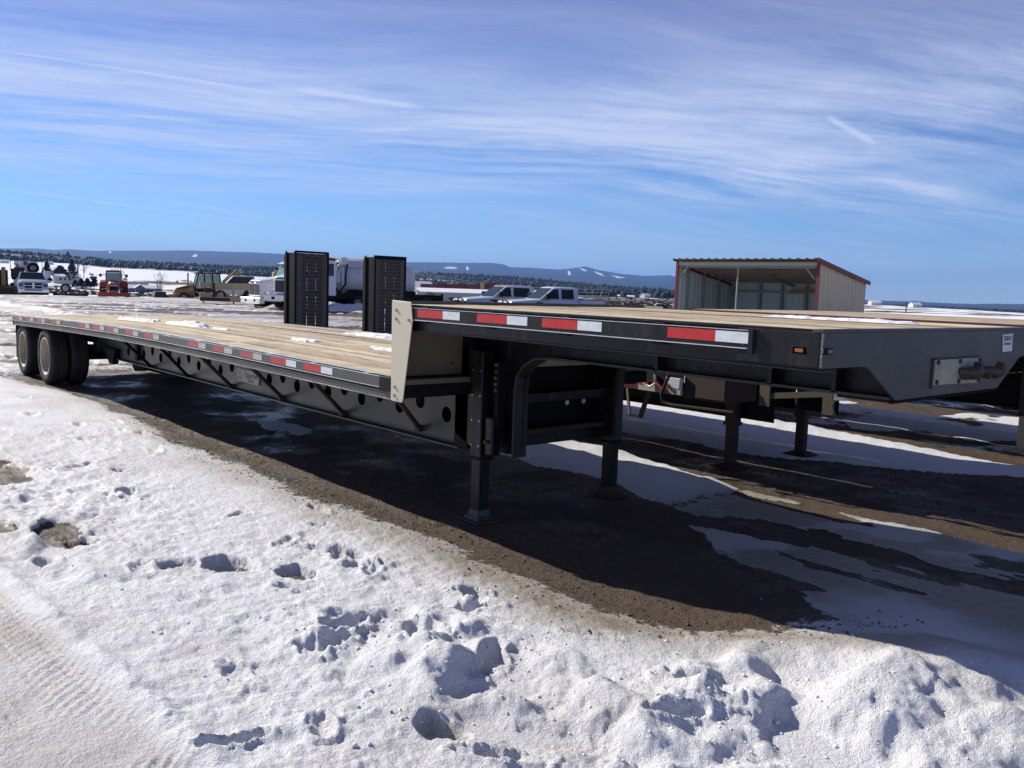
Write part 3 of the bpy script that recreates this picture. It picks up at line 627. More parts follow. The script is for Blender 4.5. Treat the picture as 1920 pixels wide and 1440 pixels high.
# clods of snow and stones lying in the foreground
def build_clods():
    rs = np.random.RandomState(3); base = [(1, 0, 0), (-1, 0, 0), (0, 1, 0), (0, -1, 0), (0, 0, 1), (0, 0, -1)]
    tri = [(0, 2, 4), (2, 1, 4), (1, 3, 4), (3, 0, 4), (2, 0, 5), (1, 2, 5), (3, 1, 5), (0, 3, 5)]
    for nm, cnt, mat, smin, smax, lab in (('snow_clods', 500, M['snow'], .004, .010, 'small clods and crumbs of broken snow lying on the trodden snow in front'), ('gravel_stones', 2600, MATS['dark_frame_dirt'], .003, .009, 'small dark stones and grit lying at the muddy edge of the snow')):
        P = []
        while len(P) < cnt:
            if nm == 'snow_clods':
                t = rs.rand()
                if t < .42: x, y = rs.normal(-.95, .6), rs.normal(-1.05, .4)
                elif t < .62: x, y = rs.normal(.3, .5), rs.normal(-.3, .5)
                else: x, y = rs.uniform(-7, 1), rs.uniform(-2.1, -.2)
            else: x = rs.uniform(-9, 0); y = float(snow_edge(x))+rs.normal(.12, .22)
            P.append((x, y, rs.uniform(smin, smax)*(1.8 if rs.rand() < .04 else 1)))
        P = np.array(P); H, s_, t_ = lot(P[:, :1], P[:, 1:2]); V = []; F = []
        for (x, y, s), h in zip(P, H[:, 0]):
            o = len(V); sc = rs.uniform(.6, 1.2, 3)*s
            if nm == 'snow_clods' and float(s_[0]) < 0: continue
            for q in base: V.append((x+q[0]*sc[0]+rs.normal(0, .2)*s, y+q[1]*sc[1]+rs.normal(0, .2)*s, h+s*.25+q[2]*sc[2]*.8))
            F += [(a+o, b+o, c+o) for a, b, c in tri]
        ob = tri_mesh(nm, V, F, [mat]); ob.data.polygons.foreach_set('use_smooth', [True]*len(F)); tag(ob, lab, 'snow' if 'snow' in nm else 'stones', kind='stuff')
paint('dark_frame_dirt', (.09, .07, .055), .8, (.2, .17, .14), .5, 20)
build_clods()
# ------------------------------------------------------------------ main trailer
LOWN = [(-3.22, 1.030), (-4.6, 1.040), (-6.1, 1.052), (-7.8, 1.058), (-9.6, 1.050), (-11.4, 1.022), (-13.1, .988), (-14.74, .950)]
def lowz(x): return float(np.interp(-x, [-p[0] for p in LOWN], [p[1] for p in LOWN]))
PLANK = None
def plank_mesh():
    global PLANK
    ms = []
    for w in WOOD:
        mb = MB(); mb.box(-.5, .5, -.5, .5, -.5, .5); me = bpy.data.meshes.new('plank'); me.from_pydata(mb.v, [], mb.f); me.materials.append(w); ms.append(me)
    PLANK = ms
plank_mesh()
def add_plank(parent, x0, x1, z0, z1, y, w, th, mat):
    # the shared unit board is given its length here; its grain stays at real size because the mesh itself is resized
    L_ = math.hypot(x1-x0, z1-z0)
    key = (round(L_, 2), round(w, 3), round(th, 3), mat)
    me = PCACHE.get(key)
    if me is None:
        me = PLANK[mat].copy(); me.transform(Matrix.Diagonal((key[0], key[1], key[2], 1))); PCACHE[key] = me
    o = bpy.data.objects.new('plank', me); COL.objects.link(o); o.parent = parent
    o.location = ((x0+x1)/2, y, (z0+z1)/2-th/2+random.uniform(-.0015, .0015)); o.rotation_euler = (random.uniform(-.006, .006), -math.atan2(z1-z0, x1-x0), 0)
    return o
PCACHE = {}
def deck(parent, nodes, y0, y1, strips, seams, widths=.185, palette=(0, 1, 2, 3)):
    """boards laid lengthwise between dark steel strips at the given offsets"""
    bounds = [y0]+[q for s in strips for q in (s-.018, s+.018)]+[y1]
    for a, b in zip(bounds[::2], bounds[1::2]):
        n = max(1, round((b-a)/widths)); w = (b-a)/n
        for k in range(n):
            cuts = [nodes[0][0]]+[s+random.uniform(-.5, .5) for s in seams]+[nodes[-1][0]]
            for c0, c1 in zip(cuts[:-1], cuts[1:]):
                z = lambda x: float(np.interp(-x, [-p[0] for p in nodes], [p[1] for p in nodes]))
                add_plank(parent, c1+.004, c0-.004, z(c1), z(c0), a+w*(k+.5), w-.011, .034, (5 if (seams == [-1.6] and abs(a+w*(k+.5)-1.6) < .1) else random.choice(palette)))
def tyre(parent, c, r=.44, w=.25, out=-1, name='wheel', rr=.285):
    """wheel at centre c, axle along y; out = side of the dish"""
    t = MB(); hw = w/2; s = -out
    prof = [(rr, -hw*.8), (rr+.03, -hw*.98), (r*.80+.0, -hw), (r-.035, -hw*.96), (r-.008, -hw*.80), (r, -hw*.55), (r, -hw*.5), (r-.012, -hw*.47), (r-.012, -hw*.40), (r, -hw*.37), (r, -.02), (r-.012, -.015), (r-.012, .015), (r, .02), (r, hw*.37), (r-.012, hw*.40), (r-.012, hw*.47), (r, hw*.5), (r, hw*.55), (r-.008, hw*.8), (r-.035, hw*.96), (r*.8, hw), (rr+.03, hw*.98), (rr, hw*.8)]
    t.lathe(prof, (0, 0, 0), 'y', 44)
    k = MB(); o = out
    k.lathe([(rr+.004, o*hw*.80), (rr+.006, o*hw*.92), (rr-.012, o*hw*.90)], (0, 0, 0), 'y', 44, 1)
    k.lathe([(rr-.012, o*hw*.90), (rr-.03, o*hw*.5), (rr-.035, -o*hw*.55), (rr-.06, -o*hw*.62), (.12, -o*hw*.62), (.11, -o*hw*.3), (.0, -o*hw*.3)], (0, 0, 0), 'y', 44, 0)
    k.lathe([(rr-.012, -o*hw*.7), (rr+.004, -o*hw*.80)], (0, 0, 0), 'y', 44, 0)
    wh = bpy.data.objects.new(name, None); COL.objects.link(wh); wh.parent = parent; wh.location = c; wh.empty_display_size = .2
    t.obj('tyre', M['rubber'], wh, smooth=True); k.obj('rim', [M['rim'], M['rim_lip']], wh, smooth=True)
    return wh
def web_with_holes(mb, y, th, x0, x1, z0, z1f, holes, r, mi=0):
    """sheet in the xz plane between z0 and z1f(x), real round openings; th = thickness in y"""
    hs = sorted([h for h in holes if x0+.2 < h[0] < x1-.01+.2]); n = 24
    for yy, side in ((y, 0), (y+th, 1)):
        cuts = [x0]; cells = []
        hs2 = [h for h in hs if x0+.1 < h[0] < x1-.1]
        mids = [(a[0]+b[0])/2 for a, b in zip(hs2[:-1], hs2[1:])]
        edges = [x0]+mids+[x1]
        for k, h in enumerate(hs2):
            a, b = edges[k], edges[k+1]; hx, hz = h; zt0, zt1 = z1f(a), z1f(b)
            q0, q1 = hz-r*1.25, min(hz+r*1.25, min(zt0, zt1)-.002)
            cell = [(hx-r*1.25, q0), (hx+r*1.25, q0), (hx+r*1.25, q1), (hx-r*1.25, q1)]
            P = lambda x, z: (x, yy, z)
            mb.add([P(a, z0), P(b, z0), P(b, q0), P(a, q0)], [(0, 1, 2, 3)], mi)
            mb.add([P(a, q1), P(b, q1), P(b, zt1), P(a, zt0)], [(0, 1, 2, 3)], mi)
            mb.add([P(a, q0), P(cell[0][0], q0), P(cell[0][0], q1), P(a, q1)], [(0, 1, 2, 3)], mi)
            mb.add([P(cell[1][0], q0), P(b, q0), P(b, q1), P(cell[1][0], q1)], [(0, 1, 2, 3)], mi)
            inn = []; outr = []
            for j in range(n):
                t = 2*math.pi*j/n; c, s = math.cos(t), math.sin(t); inn.append(P(hx+r*c, hz+r*s))
                m = max(abs(c), abs(s)); ox, oz = hx+r*1.25*c/m, hz+r*1.25*s/m; oz = min(max(oz, q0), q1); outr.append(P(ox, oz))
            mb.add(inn+outr, [(j, (j+1) % n, n+(j+1) % n, n+j) for j in range(n)], mi)
            if side == 0:
                mb.add(inn+[(p[0], y+th, p[2]) for p in inn], [(j, (j+1) % n, n+(j+1) % n, n+j) for j in range(n)], mi)
def build_main_trailer():
    T = thing('flatbed_trailer', 'nearest black step-deck flatbed trailer with pale wood deck and red and white reflector tape', 'trailer', (0, 0, 0))
    UP = [(-.012, 1.556), (-3.18, 1.556)]; top = 1.556
    # ---- front plate
    mb = MB(); pl = [(0, top-.008), (0, 1.396), (.368, 1.392), (.405, 1.383), (.69, 1.222), (1.90, 1.222), (2.185, 1.383), (2.222, 1.392), (2.59, 1.396), (2.59, top-.008)]
    mb.prism(pl, 'x', -.012, 0); fp = mb.obj('front_plate', M['grey_black'], T, .002)
    mb = MB(); mb.box(-.004, .0035, -.003, .006, 1.40, top-.014); mb.obj('weld_bead', M['weld'], fp, .002)
    mb = MB(); mb.box(-.05, .004, -.002, 2.592, top-.012, top+.004); mb.obj('front_lip', M['grey_black'], fp, .003)
    mb = MB(); mb.prism([(-.014, 1.223), (-.014, 1.206), (-.30, 1.206), (-.30, 1.2215)], 'y', .70, 1.89); mb.prism([(.002, 1.2205), (-.03, 1.2045), (-.014, 1.2045)], 'y', .68, 1.91); mb.obj('kingpin_plate', M['black_matt'], T)
    mb = MB(); mb.tube([(-.6, 1.295, 1.206), (-.6, 1.295, 1.12)], .045, 16); mb.obj('kingpin', M['steel'], T)
    mb = MB()
    mb.prism([(1.062, 1.404), (1.608, 1.404), (1.608, 1.268), (1.062, 1.279)], 'x', .001, .013); cp = mb.obj('connection_plate', M['plate'], T, .002)
    mb = MB(); mb.box(.0005, .006, 1.046, 1.062, 1.262, 1.41); mb.box(.0005, .006, 1.046, 1.612, 1.404, 1.412); mb.obj('plate_gasket', M['dark_rust'] if False else M['rust'], cp)
    for (y, z) in ((1.082, 1.392), (1.34, 1.390), (1.590, 1.390), (1.082, 1.293), (1.34, 1.288), (1.590, 1.284)):
        mb = MB(); mb.tube([(.013, y, z), (.022, y, z)], .012, 6); mb.obj('bolt', M['rust'], cp)
    for (y, z, mt) in ((1.44, 1.335, 'blue'), (1.735, 1.328, 'maroon')):
        g = MB(); g.tube([(.013, y-.10, z+.004), (.05, y-.06, z+.002), (.065, y, z), (.05, y+.07, z-.003), (.02, y+.11, z-.005)], [.016, .026, .029, .024, .014], 12)
        g.tube([(.0, y+.02, z-.01), (.055, y+.02, z-.01)], 0.032, 12); g.tube([(.02, y-.07, z-.02), (.05, y-.07, z-.02)], .02, 10)
        go = g.obj('air_coupling', M['glad'], cp if mt == 'blue' else T, smooth=True)
        g = MB(); g.tube([(.05, y, z+.028), (.088, y, z+.024)], [.028, .022], 14); g.obj('coupling_cover', M[mt] if mt == 'blue' else M['rust'], go, smooth=True)
    # ---- auction tag on the front plate
    mb = MB(); mb.prism([(1.911, 1.522), (2.058, 1.527), (2.062, 1.428), (1.930, 1.424)], 'x', .0008, .0022); st = mb.obj('auction_tag', M['sticker'], T)
    RX = Matrix(((0, 0, 1, 0), (1, 0, 0, 0), (0, 1, 0, 0), (0, 0, 0, 1)))   # text x->world y, y->world z, z->world x
    text_obj('858457', .040, M['ink'], st, Matrix.Translation((.0028, 1.990, 1.499)) @ RX)
    text_obj('858458457', .022, M['ink_red'], st, Matrix.Translation((.0028, 1.990, 1.469)) @ RX)
    text_obj('ritchielist'.replace('ritchielist', '--------'), .018, M['ink'], st, Matrix.Translation((.0028, 1.995, 1.438)) @ RX)
    # ---- marker lamps
    for nm, bx in (('marker_lamp', (-.125, -.085, -.004, .002, 1.458, 1.474)), ('marker_lamp', (-.002, .004, .028, .075, 1.460, 1.476))):
        x0, x1, y0, y1, z0, z1 = bx; mb = MB()
        if nm and y1 < .01: mb.box(x0-.012, x1+.012, .0, .004, z0-.006, z1+.006)
        else: mb.box(-.001, .003, y0-.018, y1+.006, z0-.006, z1+.006)
        lm = mb.obj('lamp_recess', M['black_matt'], T); mb = MB()
        if y1 < .01: mb.box(x0, x1, -.006, -.0002, z0, z1)
        else: mb.box(.0032, .007, y0+.01, y1, z0, z1)
        mb.obj('lamp_lens', M['amber'], lm, .002)
    # ---- upper side rails (both sides)
    for sgn, y in ((1, 0.), (-1, 2.59)):
        f = lambda a: y+sgn*a
        mb = MB(); mb.box(-3.18, -.012, min(f(.035), f(.05)), max(f(.035), f(.05)), 1.386, top-.004)
        q = MB(); q.box(-3.18, -.012, min(f(.030), f(.12)), max(f(.030), f(.12)), 1.378, 1.3855); q.obj('rail_flange', M['flange'], T, .001)
        mb.box(-3.18, -.05, min(f(.028), f(.05)), max(f(.028), f(.05)), top-.012, top+.002)
        rail = mb.obj('side_rail', M['black'], T, .002)
        mb = MB(); mb.box(-.42, -.013, min(f(.0), f(.034)), max(f(.0), f(.034)), 1.397, top-.01); mb.obj('corner_box', M['black'], T, .003)
        mb = MB(); mb.box(-3.00, -.335, min(f(-.006), f(.006)), max(f(-.006), f(.006)), 1.458, 1.534); mb.box(-.35, -.325, min(f(-.02), f(.0)), max(f(-.02), f(.0)), 1.435, 1.545)
        rr_ = mb.obj('rub_rail', M['black'], T, .002)
        mb = MB(); mb.box(-3.00, -.36, min(f(-.0072), f(.0062)), max(f(-.0072), f(.0062)), 1.5345, 1.537); mb.box(-3.00, -.36, min(f(-.0085), f(.003)), max(f(-.0085), f(.003)), 1.4535, 1.4575); mb.obj('worn_edge', M['bright'], rr_)
        for k in range(8):
            x = -.55-k*.33; mb = MB()
            if k % 2: mb.box(x-.035, x+.035, min(f(.007), f(.034)), max(f(.007), f(.034)), 1.44, 1.545)
            else: mb.tube([(x, f(.007), 1.5), (x, f(.034), 1.5)], .018, 10)
            mb.obj('stake_pocket' if k % 2 else 'spool', M['black_matt'], rail)
    starts = [-2.916, -2.285, -1.704, -.812]
    for s in starts:
        for a, b, m in ((0, .2794, 'red_tape'), (.2794, .4572, 'white_tape')):
            mb = MB(); mb.box(s+a, s+b-.001, -.0085, -.0061, 1.4765, 1.527); mb.obj('reflector_strip', M[m], T)
    # ---- beams, gooseneck
    for yy in (.69, 1.90):
        s = 1 if yy < 1 else -1
        mb = MB()
        web = [(-.014, 1.535), (-.014, 1.232), (-2.30, 1.232), (-2.46, 1.215), (-2.57, 1.16), (-2.63, 1.08), (-2.645, .98), (-2.645, .53), (-2.80, .50), (-3.27, .497), (-3.27, 1.535)]
        if s < 0: web = [(x-.16 if -2.7 < x < -2.5 else x, z) for x, z in web]
        mb.prism(web, 'y', min(yy+s*.03, yy+s*.045), max(yy+s*.03, yy+s*.045))
        mb.obj('gooseneck_web', M['black'], T)
        pts = [(-.014, 1.226), (-2.30, 1.226), (-2.46, 1.209), (-2.575, 1.15), (-2.637, 1.07), (-2.65, .98), (-2.65, .50)]
        if s < 0: pts = [(x-.16 if x < -2.5 else x, z) for x, z in pts]
        mb = MB(); A = []; F_ = []
        for i, (x, z) in enumerate(pts):
            d = Vector((pts[min(i+1, len(pts)-1)][0]-pts[max(i-1, 0)][0], pts[min(i+1, len(pts)-1)][1]-pts[max(i-1, 0)][1])).normalized(); nx, nz_ = -d.y*.014, d.x*.014
            A += [(x, yy-.05, z), (x, yy+.075 if s > 0 else yy+.05, z), (x-nx, yy+.075 if s > 0 else yy+.05, z-nz_), (x-nx, yy-.05, z-nz_)]
        for i in range(len(pts)-1):
            for k in range(4): F_.append((i*4+k, i*4+(k+1) % 4, (i+1)*4+(k+1) % 4, (i+1)*4+k))
        F_ += [(0, 1, 2, 3), tuple(len(A)-4+k for k in range(4))]; mb.add(A, F_)
        mb.obj('gooseneck_flange', M['flange'], T, smooth=False)
        for sx in (-.66, -1.42, -.30):
            mb = MB(); mb.box(sx, sx+.022, yy-.05, yy+.02, 1.233, 1.535); mb.obj('web_stiffener', M['black'], T)
    # cross members under the upper deck
    for k in range(9):
        x = -.35-k*.33; mb = MB(); mb.box(x-.035, x+.035, .05, 2.54, 1.43, 1.518); mb.obj('cross_member', M['black_matt'], T)
    deck(T, UP, .052, 2.538, (.72, 1.87), [-1.6], .19)
    for y in (.72, 1.87):
        mb = MB(); mb.box(-3.17, -.02, y-.016, y+.016, 1.49, top-.006); mb.obj('nailing_strip', M['black_matt'], T)
    # ---- step: cream bulkhead, wings, dark wall
    mb = MB(); mb.prism([(-3.215, 1.574), (-3.205, 1.58), (-2.985, 1.572), (-2.965, 1.45), (-3.06, .91), (-3.075, .885), (-3.195, .885), (-3.21, .90)], 'y', -.016, -.009); w = mb.obj('bulkhead_wing', M['cream'], T, .002)
    for (x, z) in ((-3.155, 1.513), (-3.158, 1.453), (-3.005, 1.452), (-3.16, .985), (-3.16, .925)):
        mb = MB(); mb.tube([(x, -.016, z), (x, -.026, z)], .011, 6); mb.obj('bolt', M['steel'], w)
    mb = MB(); mb.prism([(-3.215, 1.574), (-2.985, 1.572), (-3.06, .91), (-3.21, .90)], 'y', 2.599, 2.606); mb.obj('bulkhead_wing', M['cream'], T)
    mb = MB(); mb.box(-3.215, -3.207, -.008, 2.598, .99, 1.578); mb.box(-3.215, -3.10, -.008, .60, 1.0, 1.035); bp_ = mb.obj('bulkhead_panel', M['cream_shaded'], T, .001)
    mb = MB(); mb.box(-3.2065, -3.200, .0, .60, 1.036, 1.05); mb.obj('panel_seam', M['black_matt'], bp_)
    for (y, z) in ((.50, 1.13), (.46, 1.40), (.2, 1.02), (.35, 1.02)):
        mb = MB(); mb.tube([(-3.207, y, z), (-3.195, y, z)], .009, 6); mb.obj('bolt', M['rust'], bp_)
    mb = MB(); mb.box(-3.23, -3.12, .0, 2.59, .905, .995); mb.obj('step_cross_beam', M['black_matt'], T)
    mb = MB(); mb.box(-3.28, -3.12, .60, .675, .50, 1.44); mb.obj('step_post', M['black_matt'], T, .003)
    mb = MB(); mb.box(-3.28, -3.12, 1.915, 1.99, .50, 1.44); mb.obj('step_post', M['black_matt'], T, .003)
    mb = MB(); mb.box(-3.10, -3.085, .76, 1.86, .53, 1.50); sw = mb.obj('step_wall', M['black_matt'], T)
    mb = MB(); mb.box(-3.085, -2.98, .76, 1.86, .50, .60); mb.obj('step_channel', M['black'], T, .004)
    for y in (1.58, 1.77):
        mb = MB(); mb.tube([(-3.084, y, .79), (-3.078, y, .79)], .02, 12); mb.obj('lit_hole_disc', M['white_tape'], sw)  # pale discs painted in for daylight seen through two small holes
    mb = MB(); mb.box(-3.05, -2.99, .72, 1.87, 1.10, 1.16); mb.obj('cross_member', M['plate'], T)
    # ---- landing gear
    def leg(y, s):
        lg = MB(); lg.box(-3.00, -2.885, y-.055, y+.055, .47, 1.24); lo_ = lg.obj('landing_leg', M['black'], T, .008, seg=2)
        q = MB(); q.box(-2.993, -2.892, y-.048, y+.048, .03, .47); q.obj('inner_leg', M['black'], lo_, .006)
        q = MB(); q.hexa((-3.01, -2.875, y-.065, y+.065, .03), (-2.995, -2.89, y-.05, y+.05, .09)); q.box(-3.07, -2.82, y-.11, y+.11, .005, .018); q.hexa((-3.035, -2.85, y-.085, y+.085, .018), (-3.01, -2.875, y-.065, y+.065, .045)); q.obj('foot', M['rail_low'] if s > 0 else M['rust'], lo_, .004)
        q = MB(); q.box(-3.006, -2.879, y-.061, y+.061, .455, .475); q.obj('leg_collar', M['black_matt'], lo_)
        for zz in (.56, .74, .92, 1.10):
            for xx in (-2.985, -2.90): q = MB(); q.tube([(xx, y-.055, zz), (xx, y-.062, zz)], .008, 6); q.obj('bolt', M['steel'], lo_)
    leg(.59, 1); leg(1.97, -1)
    mb = MB(); mb.prism([(.74, .915), (.74, .845), (1.88, .845), (1.88, .915)], 'x', -2.92, -2.90); mb.box(-2.90, -2.86, .74, 1.88, .905, .915); mb.obj('leg_cross_brace', M['black'], T)
    mb = MB(); mb.box(-2.80, -2.77, .585, .655, .70, 1.17); lb = mb.obj('leg_bracket', M['black_matt'], T, .003)
    for k in range(5): mb = MB(); mb.tube([(-2.786, .585, 1.15-k*.045), (-2.786, .572, 1.15-k*.045)], .013, 8); mb.obj('bolt', M['rail_low'], lb)
    mb = MB(); mb.prism([(-3.27, 1.20), (-3.27, .60), (-3.06, .52), (-3.06, 1.24), (-3.12, 1.26)], 'y', .60, .612); mb.obj('side_gusset', M['black'], T)
    mb = MB(); mb.box(-2.86, -2.78, .55, .64, .50, .78); mb.obj('gear_box', M['black'], T, .012)
    mb = MB(); mb.tube([(-2.83, .548, .60), (-2.83, .525, .60)], .014, 10); mb.obj('crank_stub', M['rust'], T)
    mb = MB(); mb.tube([(-2.93, .67, .62), (-2.93, 1.89, .62)], .02, 8); mb.obj('cross_shaft', M['rust'], T)
    # ---- lower deck
    deck(T, [(p[0], p[1]+.022) for p in LOWN], .052, 2.538, (.72, 1.87), [-6.1, -9.6, -12.6], .19)
    for y in (.72, 1.87):
        mb = MB(); mb.sweepx(LOWN, y-.016, y+.016, -.05, .017); mb.obj('nailing_strip', M['black_matt'], T)
    for sgn, y in ((1, 0.), (-1, 2.59)):
        f = lambda a, b: (min(y+sgn*a, y+sgn*b), max(y+sgn*a, y+sgn*b))
        mb = MB(); mb.sweepx(LOWN, *f(.036, .05), -.14, .012); rl = mb.obj('side_rail', M['black'], T, .002)
        mb = MB(); mb.sweepx(LOWN, *f(.008, .12), -.150, -.1405); mb.sweepx(LOWN, *f(.008, .016), -.1405, -.088); mb.obj('rail_flange', M['rail_low'], rl, .002)
        mb = MB(); mb.sweepx(LOWN, *f(.030, .052), .013, .021); mb.obj('deck_edge_strip', M['bright'], rl)
        nodes = [(-3.36, lowz(-3.36))]+LOWN[1:]
        mb = MB(); mb.sweepx(nodes, *f(-.006, .006), -.068, .006); rub = mb.obj('rub_rail', M['rail_low'], T, .002)
        mb = MB(); mb.sweepx(nodes, *f(-.0075, .0062), .0062, .009); mb.sweepx(nodes, *f(-.0085, .003), -.072, -.0685); mb.obj('worn_edge', M['bright'], rub)
        for k in range(28):
            x = -3.6-k*.40; z = lowz(x); mb = MB()
            if k % 2 == 0: mb.box(x-.035, x+.035, *f(.0065, .035), z-.075, z+.008)
            else: mb.tube([(x, y+sgn*.0065, z-.03), (x, y+sgn*.035, z-.03)], .018, 10)
            mb.obj('stake_pocket' if k % 2 == 0 else 'spool', M['bright'] if k % 2 == 0 else M['steel'], rl)
        mb = MB(); z = lowz(-3.3); mb.box(-3.37, -3.225, *f(-.012, .034), z-.09, z+.012); mb.obj('corner_casting', M['black_matt'], T, .004)
    LS = [-14.53, -13.78, -13.08, -12.23, -10.8, -10.17, -9.62, -8.91, -8.24, -6.95, -6.33, -5.71, -5.08, -4.49]
    for i, s in enumerate(LS):
        fd = s < -5.4
        for a, b, m in ((0, .2794, 'red_faded' if fd else 'red_tape'), (.2794, .4572, 'white_faded' if fd else 'white_tape')):
            x0, x1 = s+a, s+b-.001; mb = MB(); mb.sweepx([(x0, lowz(x0)), (x1, lowz(x1))], -.0085, -.0061, -.054, -.003); mb.obj('reflector_strip', M[m], T)
    for k in range(30):
        x = -3.5-k*.385; z = lowz(x); mb = MB(); mb.box(x-.03, x+.03, .05, 2.54, z-.11, z-.012); mb.obj('cross_member', M['black_matt'], T)
    # beams of the lower deck with punched webs
    HZ = [(-11.02, .614), (-10.69, .695), (-10.38, .631), (-10.04, .703), (-9.73, .634), (-9.41, .70), (-9.095, .636), (-8.77, .708), (-8.45, .643), (-8.14, .721), (-7.81, .649), (-7.50, .715), (-7.18, .66), (-6.566+0, .666), (-6.263, .721), (-5.956, .663), (-5.659, .725), (-5.345, .675), (-5.048, .735), (-4.75, .68), (-4.455, .745), (-4.15, .69), (-3.855, .765), (-3.50, .70)]
    HZ = [h for h in HZ if h[0] not in (-7.18,)]
    topz = lambda x: lowz(x)-.112
    for yy in (.69, 1.90):
        mb = MB(); web_with_holes(mb, yy, .008, -11.35, -3.285, .488, topz, HZ, .062)
        zr = lowz(-12.6)-.112
        mb.prism([(-11.35, .488), (-11.35, topz(-11.35)), (-14.6, lowz(-14.6)-.112), (-14.6, .66), (-12.1, .66)], 'y', yy, yy+.008)
        bm_ = mb.obj('frame_beam', M['web'], T)
        mb = MB(); mb.box(-11.36, -3.27, yy-.06, yy+.07, .472, .487); mb.prism([(-11.36, .472), (-11.36, .487), (-12.1, .659), (-14.6, .659), (-14.6, .645), (-12.1, .645)], 'y', yy-.06, yy+.07); mb.obj('bottom_flange', M['web'], bm_, .002)
        mb = MB(); mb.box(-3.275, -3.265, yy-.055, yy+.06, .49, .90); mb.obj('web_stiffener', M['web'], bm_)
        for x in (-10.55, -12.5):
            mb = MB(); mb.box(x-.05, x+.05, yy-.05, yy-.002, .53 if x > -11 else .68, lowz(x)-.115); mb.obj('web_stiffener', M['black_matt'], bm_)
    for (tp, bt) in (((-9.153, .87), (-10.05, .456)), ((-7.94, .888), (-8.738, .451)), ((-6.835, .895), (-7.483, .468)), ((-5.685, .899), (-6.24, .483)), ((-4.518, .894), (-5.029, .48)), ((-3.263, .88), (-3.831, .513))):
        mb = MB(); mb.tube([(tp[0], .07, tp[1]+.01), (bt[0], .672, bt[1]+.035)], .020, 8); mb.box(bt[0]-.03, bt[0]+.03, .64, .688, bt[1]+.01, bt[1]+.055); mb.obj('outrigger_strut', M['rust'] if tp[0] > -7 else M['black_matt'], T, .003)
    for x in (-4.2, -5.9, -7.6, -9.3, -11.0):
        mb = MB(); mb.box(x-.04, x+.04, .70, 1.90, .50, .62); mb.obj('cross_member', M['black_matt'], T)
    # made-up dark sheet that blocks bright snow from showing through the openings
    mb = MB(); mb.box(-11.3, -3.3, .82, .83, .492, .90); mb.obj('added_dark_backing', M['black_matt'], T)
    # ---- nameplate
    mb = MB(); a = [(-7.313, .712), (-6.80, .652), (-6.785, .640), (-6.79, .585), (-6.80, .577), (-7.31, .574), (-7.322, .585), (-7.322, .70)]
    a = [(-7.318, .716), (-6.80, .716), (-6.79, .706), (-6.79, .585), (-6.80, .577), (-7.31, .577), (-7.32, .587), (-7.32, .706)]
    mb.prism(a, 'y', .676, .686); npl = mb.obj('nameplate', M['label'], T)
    RY = Matrix(((1, 0, 0, 0), (0, 0, -1, 0), (0, 1, 0, 0), (0, 0, 0, 1)))
    text_obj('Transcraft', .082, M['ink'], npl, Matrix.Translation((-6.985, .6752, .662)) @ RY, shear=.2)
    text_obj('EAGLE', .052, M['rail_low'], npl, Matrix.Translation((-6.97, .6752, .605)) @ RY)
    for k in range(6):
        mb = MB(); mb.box(-7.30, -7.215, .6745, .6755, .690-k*.016, .697-k*.016); mb.obj('emblem_stripe', M['ink_red'] if k % 2 else M['rail_low'], npl)
    # ---- running gear
    for ax in (-12.87, -14.28):
        for y0, o in ((.155, -1), (.445, 1), (2.145, -1), (2.435, 1)): tyre(T, (ax, y0, .42), .435, .255, o)
        mb = MB(); mb.tube([(ax, .3, .42), (ax, 2.29, .42)], .07, 12); mb.obj('axle', M['black_matt'], T)
        for y in (.8, 1.79):
            mb = MB(); mb.tube([(ax+.25, y, .5), (ax+.25, y, .75)], .13, 14); mb.obj('air_spring', M['rubber'], T, smooth=True)
            mb = MB(); mb.beam((ax+.75, y-.02, .6), (ax-.15, y-.02, .45), .08, .12); mb.obj('trailing_arm', M['black_matt'], T)
    mb = MB(); mb.tube([(-11.55, .95, .43), (-11.55, 1.75, .43)], .15, 20); mb.obj('air_tank', M['black_matt'], T, smooth=True)
    mb = MB(); mb.prism([(-11.9, .62), (-11.6, .40), (-11.45, .40), (-11.35, .62)], 'y', .60, .68); mb.obj('suspension_hanger', M['black_matt'], T)
    for k in range(2):
        mb = MB(); mb.tube([(-11.5+.05*k, .85, .55), (-11.25, .85, .36+.03*k), (-10.95, .85, .37+.03*k), (-10.7, .85, .50)], .012, 8); mb.obj('air_hose', M['rubber'], T, smooth=True)
    for y in (.05, 1.98):
        mb = MB(); mb.box(-14.80, -14.79, y, y+.56, .25, .80); mb.box(-14.80, -14.76, y, y+.56, .80, .86); mb.obj('mud_flap', M['rubber'], T)
    mb = MB(); mb.box(-14.79, -14.745, .0, 2.59, .80, .965); mb.obj('rear_bumper', M['rail_low'], T, .004)
    return T
build_main_trailer()
